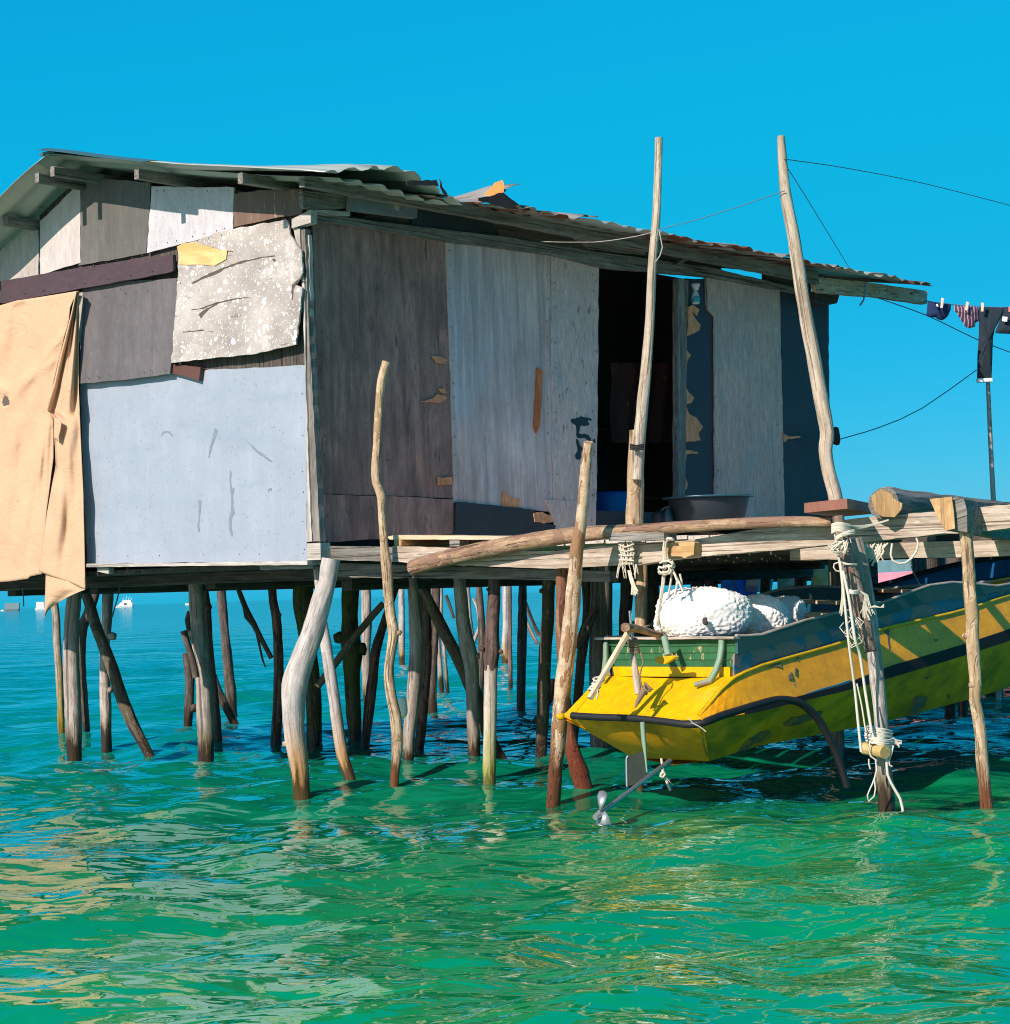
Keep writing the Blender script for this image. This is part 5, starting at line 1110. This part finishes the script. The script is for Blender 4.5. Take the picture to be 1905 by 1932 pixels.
rope('thin mooring cord between the blue boat and the yellow boat rail', [([atY(rV(x, y), 13.2 + .2 * i) for i, (x, y) in enumerate(((525, 1555), (460, 1460), (375, 1270), (365, 1140)))], .005)], m_ropw, .005, name='cord', cat='cord')
rope('white cord end hanging at the corner of the yellow stern', [([atY(rD(x, y), 11.2) for x, y in ((1050, 1385), (1090, 1430), (1140, 1455), (1185, 1490))], .004)], m_ropw, .004, name='cord', cat='cord')
rope('wire bands binding the tall thin pole to its stump', [[atY(rH(x, y), 12.55 - .03 * (i == 1)) for i, (x, y) in enumerate(((412, 1432 + k * 9), (450, 1440 + k * 9), (492, 1432 + k * 9)))] for k in range(4)], m_blk, .006, name='wire_band', cat='wire')
# ================================================================ WIRES
m_wire = plain('dark_wire', (.06, .16, .24), .6)
def wire(label, pts, r=.003, name='wire', m=m_wire):
    tag(mk(name, tube([atY((x, y), d) for x, y, d in pts], r, 5, .25, 0), m), label, 'wire')
wire('long wire running off to the upper right from the tall bent pole', [(1478, 300, 12.15), (1600, 318, 13.5), (1750, 348, 15), (1930, 394, 17)])
wire('wire sagging between the two tall poles', [(1480, 360, 12.15), (1400, 388, 12.3), (1320, 413, 12.5), (1240, 434, 12.6)])
wire('pale wire from the tall thin pole to the eave of the shack', [(1238, 436, 12.6), (1200, 446, 13.2), (1120, 457, 14), (1020, 456, 14.6)], m=m_timp)
wire('taut wire from the tall bent pole down to the end of the roof', [(1486, 318, 12.15), (1530, 388, 14.5), (1608, 516, 18.4)])
wire('wire descending behind the washing from the end of the eave purlin', [(1655, 562, 18.6), (1750, 596, 19.2), (1842, 640, 19.8), (1930, 674, 20.4)], .005)
wire('rusty chain line rising from the far corner of the shack to the washing', [(1580, 830, 18.4), (1660, 806, 19), (1740, 770, 19.3), (1842, 698, 19.6)], .005)
wire('loose wire loop at the side of the tall thin pole', [rH(580, 190) + (12.55,), rH(590, 240) + (12.55,), rH(600, 290) + (12.55,), rH(585, 340) + (12.55,), rH(560, 375) + (12.55,)], .004, m=m_timp)
wire('wire tail dangling below the eave purlin end', [rG(360, 165) + (18.2,), rG(358, 260) + (18.2,), rG(350, 310) + (18.2,), rG(318, 358) + (18.2,)], .008)
tag(mk('bracket', blob(atY(rG(118, 1455), 18.3), .04, .04, .08, (1, 0, 0), .3, n=2), m_blk), 'small dark bracket on the far corner holding the chain line', 'bracket')
tag(mk('cord', tube([atY(rBO(1085, 20), 16.0), atY(rBO(1060, 130), 16.0), atY(rBO(1015, 290), 16.0)], .006, 5, .2, 0), m_wire), 'dark cord slanting down beside the white speedboat', 'cord')
tag(mk('cord', tube([atY(rBO(205, 35), 16.2), atY(rBO(212, 120), 16.2), atY(rBO(214, 195), 16.2)], .005, 5, .2, 0), m_wire), 'thin cord hanging below the left edge of the shack', 'cord')
# ================================================================ WASHING
m_nav = plain('navy_cloth', (.008, .025, .09), .9, .25, 30); m_ink = plain('ink_cloth', (.010, .022, .034), .9, .3, 25)
def stripes():
    t = NT('striped_cloth'); v = t.coords((1, 1, 1), rand=False)
    x = t.n('SeparateXYZ', 0, None, Vector=v); nz = t.noise(v, 9, 2)
    s_ = t.math('SINE', t.math('ADD', t.math('MULTIPLY', x, 210.0), t.math('MULTIPLY', nz, 6.0)))
    return t.fin(t.mix(t.ramp(s_, [(.35, 0.0), (.65, 1.0)]), (.055, .03, .09), (.42, .25, .24)), .9)
DW = 19.6
def cloth_piece(name, label, cat, outline, reg, m, d=DW, puff=.05):
    # two faces sewn along the outline and filled out a little
    P = [atY(reg(*p), d) for p in ragged([p for p in outline], 25, 2)]
    c = sum(P, V()) / len(P); g = Geo()
    for s_, fl in ((-1, False), (1, True)):
        ring1 = [p + (c - p) * .3 + V((0, s_ * puff * .7, 0)) for p in P]; ring2 = [p + (c - p) * .7 + V((0, s_ * puff * (.8 + .5 * noise.noise(p * 8)), 0)) for p in P]
        n = len(P); vs = P + ring1 + ring2 + [c + V((0, s_ * puff, 0))]
        fs = [(i, (i + 1) % n, n + (i + 1) % n, n + i) for i in range(n)] + [(n + i, n + (i + 1) % n, 2 * n + (i + 1) % n, 2 * n + i) for i in range(n)] + [(2 * n + i, 2 * n + (i + 1) % n, 3 * n) for i in range(n)]
        g.add(vs, [f[::-1] for f in fs] if fl else fs, [p - c for p in vs], True)
    return tag(mk(name, g, m), label, cat)
o = cloth_piece('shorts', 'navy blue shorts pegged nearest the eave purlin', 'shorts', [(135, 238), (300, 255), (600, 290), (590, 400), (540, 520), (470, 590), (400, 612), (330, 590), (290, 550), (180, 555), (108, 520), (125, 400)], rZ, m_nav)
mk('logo_spot', blob(atY(rZ(325, 322), DW - .075), .012, .006, .014, (1, 0, 0), .3, n=2), m_foam, o)
cloth_piece('briefs', 'purple and pink striped briefs on the washing line', 'briefs', [(662, 318), (900, 322), (1120, 335), (1150, 420), (1150, 620), (1070, 660), (1075, 735), (960, 770), (890, 750), (780, 590), (690, 440), (660, 430)], rZ, stripes())
o = cloth_piece('trousers', 'dark long trouser leg with a white hem hanging on the washing line', 'trousers', [(1145, 345), (1450, 348), (1640, 345), (1620, 480), (1560, 560), (1450, 800), (1420, 950), (1410, 1250), (1390, 1770), (1250, 1765), (1105, 1760), (1115, 1300), (1140, 900)], rZ, m_ink)
hm = atY(rZ(1248, 1785), DW)
mk('hem', beam(atY(rZ(1105, 1788), DW), atY(rZ(1392, 1778), DW), .06, .035, UPZ), m_foam, o)
o = cloth_piece('shorts', 'dark shorts with a white label pegged at the right edge', 'shorts', [(1640, 350), (1900, 345), (2300, 360), (2300, 900), (1900, 885), (1700, 875), (1470, 865), (1460, 830), (1560, 600), (1620, 480)], rZ, m_ink, DW - .05)
mk('label_tag', beam(atY(rZ(1655, 540), DW - .12), atY(rZ(1645, 632), DW - .12), .045, .008, V((0, 1, 0))), m_foam, o)
m_peg = plain('peg_wood', (.72, .55, .42), .7); m_pegp = plain('pink_peg', (.75, .22, .20), .5)
for (x0, y0, x1, y1), m, lab in (((430, 175, 410, 370), m_peg, 'wooden clothes peg on the navy shorts'), ((920, 250, 890, 420), m_peg, 'wooden clothes peg on the striped briefs'), ((1215, 268, 1205, 440), m_peg, 'wooden clothes peg at the corner of the long trouser leg'), ((1750, 350, 1745, 450), m_pegp, 'pink clothes peg at the right edge of the picture')):
    o = thing('clothes_peg', lab, 'clothes peg', atY(rZ(x1, y1), DW - .08), 'clothes pegs on the washing line')
    for dx in (-6, 8): mk('prong', beam(atY(rZ(x0 + dx * 1.6, y0 + 8 * (dx > 0)), DW - .08), atY(rZ(x1 + dx, y1), DW - .08 - .01), .014, .02, V((0, 1, 0)), 1, 0), m, o)
wire('washing line holding the clothes beyond the end of the roof', [(1740, 566, 18.6), (1765, 571, DW), (1810, 576, DW), (1850, 579, DW), (1930, 581, DW)], .006, 'washing_line')
tag(mk('clothes_prop', tube([atY((1863, 716), DW + .1), atY((1868, 830), DW + .1), atY((1874, 950), DW + .1), atY((1878, 1060), DW + .1), atY((1884, 1330), DW + .1)], [.02, .022, .024, .026, .026], 8, .3, .02), m_timp), 'thin pale pole standing below the trouser leg', 'pole')
# ================================================================ CURTAIN
def sheetm():
    t = NT('tan_cloth'); v = t.coords((1, 1, 1), rand=False)
    n = t.noise(v, 2.2, 4); nf = t.noise(t.coords((220, 220, 220), rand=False), 1, 2)
    col = t.mix(n, (.60, .365, .225), (.69, .44, .28)); col = t.mix(t.ramp(t.noise(v, 14, 3), [(.70, 0.0), (.74, .6)]), col, (.5, .26, .12))
    t.bump(t.math('ADD', t.noise(v, 6, 7, .6, 1.2), t.math('MULTIPLY', nf, .15)), .6, .03)
    return t.fin(col, .8, Specular_IOR_Level=.2)
m_sheet = sheetm()
def lin(tab, y):
    for (ya, xa), (yb_, xb) in zip(tab, tab[1:]):
        if y <= yb_: return xa + (xb - xa) * (y - ya) / (yb_ - ya)
    return tab[-1][1]
FOLD = [((400, 250), (60, 680), .035, 22), ((330, 430), (120, 600), .03, 24), ((345, 330), (40, 1000), .02, 35), ((330, 560), (60, 1640), .045, 30), ((240, 880), (190, 1640), .03, 18), ((275, 800), (230, 1640), .03, 14), ((100, 700), (0, 1300), .03, 40), ((60, 140), (0, 420), .03, 30), ((150, 110), (60, 130), .04, 16), ((-40, 560), (40, 640), .05, 26), ((430, 80), (380, 240), .03, 14)]
def fold(x, y):
    d = 0
    for (ax_, ay), (bx, by), am, wd in FOLD:
        L2 = (bx - ax_) ** 2 + (by - ay) ** 2; t = ((x - ax_) * (bx - ax_) + (y - ay) * (by - ay)) / L2
        q = ((x - ax_) * (by - ay) - (y - ay) * (bx - ax_)) / L2 ** .5
        d += .45 * am * math.exp(-(q / (wd * (.7 + .8 * max(0, min(1, t))))) ** 2) * sm(t, -.12, .3) * (1 - sm(t, .7, 1.2))
    return d + .02 * noise.noise(V((x * .012, y * .004, 0)))
def drape(Ltab, Rtab, tops, bots, off, nu, nv, extra, hole=None):
    g = Geo(); vs, fs, gs = [], [], []
    for j in range(nv + 1):
        for i in range(nu + 1):
            u = i / nu; v = j / nv
            ya = lin(tops, u); yb2 = lin(bots, u); y = ya + (yb2 - ya) * v
            x = lin(Ltab, y) * (1 - u) + lin(Rtab, y) * u
            p = W1.at(rT(x, y), off + extra(x, y, u, v)); vs.append(p); gs.append(V((p.dot(TL), 0, p.z)))
    for j in range(nv):
        for i in range(nu):
            k = j * (nu + 1) + i
            if hole:
                c = sum((vs[q] for q in (k, k + 1, k + nu + 1, k + nu + 2)), V()) / 4
                if hole(c): continue
            fs.append((k, k + 1, k + nu + 2, k + nu + 1))
    return g.add(vs, fs, gs, True)
cur = thing('curtain', 'tan cloth curtain hung over the left opening, its torn corner dangling below the floor', 'curtain', W1.at(rT(250, 1690), .1))
hc = W1.at(rT(30, 684), .1)
def inhole(c):
    d = c - hc; return (d.dot(TL) / .04) ** 2 + (d.z / .036) ** 2 < 1 + .4 * noise.noise(c * 30)
g = drape([(0, -160), (2000, -160)], [(60, 436), (160, 392), (235, 386), (320, 362), (450, 332), (560, 304), (660, 285), (800, 300), (1000, 300), (1300, 262), (1640, 236)],
          [(0, 175), (.27, 150), (.45, 118), (.6, 106), (1, 66)], [(0, 1705), (.55, 1690), (.80, 1676), (.84, 1662), (1, 1650)], .085, 90, 110, lambda x, y, u, v: fold(x, y), inhole)
o = mk('cloth', g, m_sheet, cur); o.modifiers.new('thick', 'SOLIDIFY').thickness = .003
g = drape([(60, 428), (200, 398), (430, 338), (600, 298), (700, 262), (745, 246), (775, 300), (900, 306), (1040, 312), (1300, 266), (1500, 238), (1640, 219)], [(60, 440), (300, 440), (600, 441), (900, 453), (1200, 467), (1500, 474), (1738, 479)],
          [(0, 66), (1, 66)], [(0, 1636), (.35, 1668), (.7, 1700), (1, 1736)], .15, 36, 110, lambda x, y, u, v: .018 * math.sin(u * 9 + y * .0035) * (1 - .35 * v) + .02 * noise.noise(V((x * .02, y * .005, 3))) + (.012 * math.sin(u * 20) if y < 760 else .0) - .05 * u)
o = mk('folded_edge', g, m_sheet, cur); o.modifiers.new('thick', 'SOLIDIFY').thickness = .003; o['label'] = 'folded back edge of the curtain'
g = drape([(1640, 258), (1905, 249)], [(1640, 300), (1690, 400), (1735, 478), (1800, 395), (1850, 310), (1906, 251)], [(0, 1638), (1, 1690)], [(0, 1905), (1, 1738)], .12, 16, 20, lambda x, y, u, v: .02 * math.sin(u * 4 + v * 2))
o = mk('dangling_corner', g, m_sheet, cur); o.modifiers.new('thick', 'SOLIDIFY').thickness = .003
g = drape([(770, 305), (900, 302)], [(770, 318), (800, 346), (850, 338), (905, 322)], [(0, 770), (1, 790)], [(0, 890), (1, 905)], .17, 6, 8, lambda x, y, u, v: .02 * u)
o = mk('torn_flap', g, m_sheet, cur); o.modifiers.new('thick', 'SOLIDIFY').thickness = .003
hp('door_post', flat(W1, [(445, 70), (466, 70), (455, 380), (440, 340)], .05, .05, .5, UPZ, rT), m_timp)
# ================================================================ SMALL THINGS ON THE DECK
m_basin = plain('black_plastic', (.012, .022, .032), .6, .15, 20, .05)
bc = W2.at(rX(910, 700), .62); yb_ = bc.y; rr = (rX(1625, 300)[0] - rX(195, 300)[0]) * .5 * yb_ / F
zt_ = atY(rX(910, 312), yb_).z; zb_ = atY(rX(910, 760), yb_).z
bs = thing('basin', 'wide black plastic wash basin standing by the doorway', 'basin', V((bc.x, bc.y, zb_)))
hh = zt_ - zb_
mk('bowl', lathe([(0, .01), (rr * .70, 0), (rr * .76, .02), (rr * .88, hh * .85), (rr * .89, hh), (rr * .85, hh), (rr * .72, .03), (0, .02)], (bc.x, bc.y, zb_), 40), m_basin, bs)
mk('rim', lathe([(rr * .87, hh * .93), (rr * 1.0, hh * .95), (rr * 1.0, hh * 1.0), (rr * .86, hh * 1.01)], (bc.x, bc.y, zb_), 40), plain('teal_rim', (.02, .09, .12), .3, .1), bs)
c = atY(rX(150, 600), yb_ + .1); cy = F / c.y
jg = thing('jerrycan', 'small black canister with a pale cap beside the basin', 'canister', V((c.x, c.y, zb_)))
mk('body', lathe([(0, 0), (.07, 0), (.07, .09), (.055, .115), (.02, .125), (0, .125)], (c.x, c.y, zb_), 16), m_basin, jg)
mk('cap', blob(V((c.x + .09, c.y - .02, zb_ + .155)), .026, .026, .03, (1, 0, 0), .3, n=2), m_timp, jg)
mk('handle', tube([V((c.x, c.y, zb_ + .12)), V((c.x + .04, c.y, zb_ + .15)), V((c.x + .09, c.y, zb_ + .15))], .008, 8, .05, 0), m_timg, jg)
c = atY(rX(270, 600), yb_ - .08)
tag(mk('bottle', lathe([(0, 0), (.045, 0), (.04, .08), (.022, .12), (.018, .14), (0, .14)], (c.x, c.y, zb_), 14), plain('dark_blue_plastic', (.02, .05, .075), .3)), 'dark blue bottle between the canister and the basin', 'bottle')
# blue drum inside the doorway
c = W2.at(rL(1830, 1000), -.45); r_ = .24
dr = thing('drum', 'blue plastic drum standing in the dark doorway', 'drum', V((c.x, c.y, 1.44)))
z1 = W2.at(rL(1830, 950), -.45).z
mk('barrel', lathe([(0, 0), (r_ * .95, 0), (r_, .04), (r_, .12), (r_ * 1.03, .14), (r_, .16), (r_, z1 - 1.47), (r_ * .93, z1 - 1.44), (0, z1 - 1.44)], (c.x, c.y, 1.44), 28), plain('blue_drum', (.008, .07, .26), .4), dr)
# bottle on a nail
bt = thing('hanging_bottle', 'white and teal plastic bottle hanging upside down beside the doorway', 'bottle', W2.at(rBT(455, 850), .05))
sc_ = .077 * W2.at(rBT(455, 600), .05).y / F; c = W2.at(rBT(455, 850), .06)
prof = lambda L: [(r * sc_, (850 - y) * sc_) for r, y in L]
mk('body', lathe(prof([(0, 850), (75, 848), (95, 820), (105, 760), (105, 700), (85, 620), (60, 540), (45, 520)]), c, 18), plain('white_plastic', (.56, .60, .62), .4), bt)
mk('funnel', lathe(prof([(45, 515), (70, 500), (80, 440), (105, 400), (118, 350), (60, 345), (0, 345)]), c + V((.004, 0, 0)), 18), plain('white_cap', (.62, .60, .60), .4), bt)
mk('label_band', lathe(prof([(100, 815), (107, 760), (106, 700), (92, 655)]), c + N2 * .0015, 18), plain('teal_label', (.04, .33, .42), .4), bt)
# ================================================================ BOATS ON THE HORIZON
m_wb = plain('white_boat', (.80, .80, .80), .4, .05); m_gb = plain('grey_boat', (.16, .24, .26), .6, .3)
def farboat(name, label, p, d, L, m, cabin, group='boats anchored on the horizon'):
    b = atY(p, d); b.z = 0
    o = thing(name, label, 'boat', b, group)
    X = V((1, 0, 0)); W_ = L * .28
    vs = []
    for z, l, w_ in ((-.3, .42, .6), (L * .10, .5, 1.0)):
        for x, y in ((-l, .1), (-l * .7, .5), (l * .9, .5), (l, .35), (l, -.35), (l * .9, -.5), (-l * .7, -.5), (-l, -.1)): vs.append(b + V((x * L, y * W_ * w_, z)))
    fs = [(i, (i + 1) % 8, 8 + (i + 1) % 8, 8 + i) for i in range(8)] + [tuple(range(8, 16))]
    mk('hull', Geo().add(vs, fs), m, o)
    for x0, x1, z0, z1, sl_ in cabin:
        vs = [b + V((x * L, y * W_ * .4, z * L)) for z, xa, xb in ((z0, x0, x1), (z1, x0 + sl_, x1)) for x, y in ((xa, 1), (xb, 1), (xb, -1), (xa, -1))]
        mk('cabin', Geo().add(vs, [(0, 1, 5, 4), (1, 2, 6, 5), (2, 3, 7, 6), (3, 0, 4, 7), (4, 5, 6, 7)]), m, o)
    return o
o = farboat('motor_boat', 'white motor boat with a raked cabin on the horizon left of the bare grey stilt', rBO(1125, 188), 760, 7.2, m_wb, [(-.30, .42, .10, .24, .14), (-.12, .36, .24, .36, .08)])
b = V(o['_o']); mk('window', Geo().add([b + V((x, -1.0, z)) for x, z in ((-.1, 1.0), (1.0, 1.0), (1.0, 1.5), (.1, 1.5))], [(0, 1, 2, 3)]), m_blk, o)
for dx, dz in ((-.5, .8), (.6, 1.4), (1.6, 1.1), (2.4, .7)): mk('mast', beam(b + V((dx, 0, 2.4)), b + V((dx + .3, 0, 2.7 + dz)), .12, .12), m_wb, o)
farboat('motor_boat', 'white boat half hidden by the dangling curtain corner', rBO(385, 196), 800, 6.0, m_wb, [(-.4, .1, .1, .5, .04)])
farboat('motor_boat', 'white boat bow peeping out left of the bare grey stilt', rBO(1760, 156), 820, 7.4, m_wb, [(-.1, .4, .1, .3, .1)])
farboat('motor_boat', 'grey houseboat at the left edge of the horizon', rBO(105, 206), 780, 6.0, m_gb, [(-.42, .48, .1, .48, .03)])
farboat('motor_boat', 'tiny pale boat left of the grey houseboat', rBO(20, 210), 800, 1.8, m_wb, [(-.2, .2, .1, .3, .05)])
# ================================================================ WATER
rng = np.random.default_rng(11)
def axis(lo, hi, st, far, gr):
    c = list(np.arange(lo, hi, st)); s_ = st; x = c[-1]
    up_ = []
    while x < far: s_ *= gr; x += s_; up_.append(x)
    return c, up_
cx_, ux = axis(-4.4, 4.4, .032, 5000, 1.10); xs = np.array([-x for x in ux[::-1]] + cx_ + ux)
cy_, uy = axis(4.5, 24.0, .028, 6000, 1.013); s_ = .03; y = 4.5; dn = []
while y > -60: s_ *= 1.25; y -= s_; dn.append(y)
ys = np.array(dn[::-1] + cy_ + uy)
X, Y = np.meshgrid(xs, ys); Z = np.zeros_like(X)
SPX = np.maximum(np.gradient(xs)[None, :] * .6, 0) + 0 * X; SPY = np.gradient(ys)[:, None] + 0 * Y
wx = X + .10 * np.sin(Y * 1.7 + 1) + .06 * np.sin(X * 2.3 + Y * .9); wy = Y + .12 * np.sin(X * 1.3 + 2) + .05 * np.sin(Y * 2.9 + X * 1.1)
for i in range(90):
    lam = 0.15 * (5.0 / .15) ** rng.random()
    ang = math.radians(-80) + rng.normal(0, .45 if lam > .9 else .8)
    k = 2 * math.pi / lam
    slope = (.022 if lam > 1.6 else .031 if lam > .45 else .013) * rng.uniform(.6, 1.3)
    A = slope / k
    ph = k * (wx * math.cos(ang) + wy * math.sin(ang)) + rng.random() * 6.28
    fade = np.clip((lam / np.maximum(SPY * abs(math.sin(ang)) + SPX * abs(math.cos(ang)) * .5, 1e-3) - 3) / 5, 0, 1)
    Z += A * fade * (np.sin(ph) + .18 * np.cos(2 * ph))
nx, ny = len(xs), len(ys)
co_ = np.stack([X, Y, Z], -1).reshape(-1, 3).astype(np.float32)
ii = np.arange(nx * ny).reshape(ny, nx)
q = np.stack([ii[:-1, :-1], ii[:-1, 1:], ii[1:, 1:], ii[1:, :-1]], -1).reshape(-1, 4)
me = bpy.data.meshes.new('sea')
me.vertices.add(nx * ny); me.vertices.foreach_set('co', co_.ravel())
me.loops.add(q.size); me.loops.foreach_set('vertex_index', q.ravel().astype(np.int32))
me.polygons.add(len(q)); me.polygons.foreach_set('loop_start', np.arange(0, q.size, 4, dtype=np.int32))
me.polygons.foreach_set('use_smooth', np.ones(len(q), dtype=bool)); me.update(calc_edges=True); me.validate()
t = NT('sea_water'); P = t.n('NewGeometry', 0)
yy = t.n('SeparateXYZ', 1, None, Vector=P); xx = t.n('SeparateXYZ', 0, None, Vector=P)
nz = t.noise(t.n('VectorMath', 0, {'operation': 'MULTIPLY'}, i0=P, i1=(.5, .22, 1)), 1, 3)
f1 = t.math('ADD', t.math('ADD', yy, t.math('MULTIPLY', nz, 3.0)), t.math('MULTIPLY', xx, -.5))
f1 = t.math('DIVIDE', f1, 60.0, True)
col = t.ramp(f1, [(.13, (.001, .27, .075)), (.21, (.001, .17, .065)), (.31, (.001, .19, .125)), (.75, (.001, .17, .155))])
p2 = t.n('VectorMath', 0, {'operation': 'MULTIPLY'}, i0=P, i1=(1.0, 1.7, 1))
r1 = t.noise(p2, 4.5, 1.5, .45, .5); r2 = t.noise(p2, 13.0, .6, .4, .3); r3 = t.noise(t.n('VectorMath', 0, {'operation': 'MULTIPLY'}, i0=P, i1=(.35, .8, 1)), 1.0, 4, .6)
far_ = t.math('DIVIDE', yy, 40.0, True)
h = t.math('ADD', t.math('MULTIPLY', r1, .030), t.math('MULTIPLY', r2, .0040)); h = t.math('ADD', h, t.math('MULTIPLY', t.math('MULTIPLY', r3, far_), .75))
t.put(t.n('Bump', 0, None, Strength=.55, Distance=1.0, Height=h), t.b.inputs['Normal'])
ior = t.math('SUBTRACT', 1.8, t.math('MULTIPLY', t.math('DIVIDE', yy, 60.0, True), .50))
m_sea = t.fin(col, t.math('MULTIPLY', far_, .05), IOR=ior)
sea = bpy.data.objects.new('sea', me); COL.objects.link(sea); me.materials.append(m_sea); sea['kind'] = 'structure'
for o in list(bpy.data.objects):
    if '_o' in o: del o['_o']
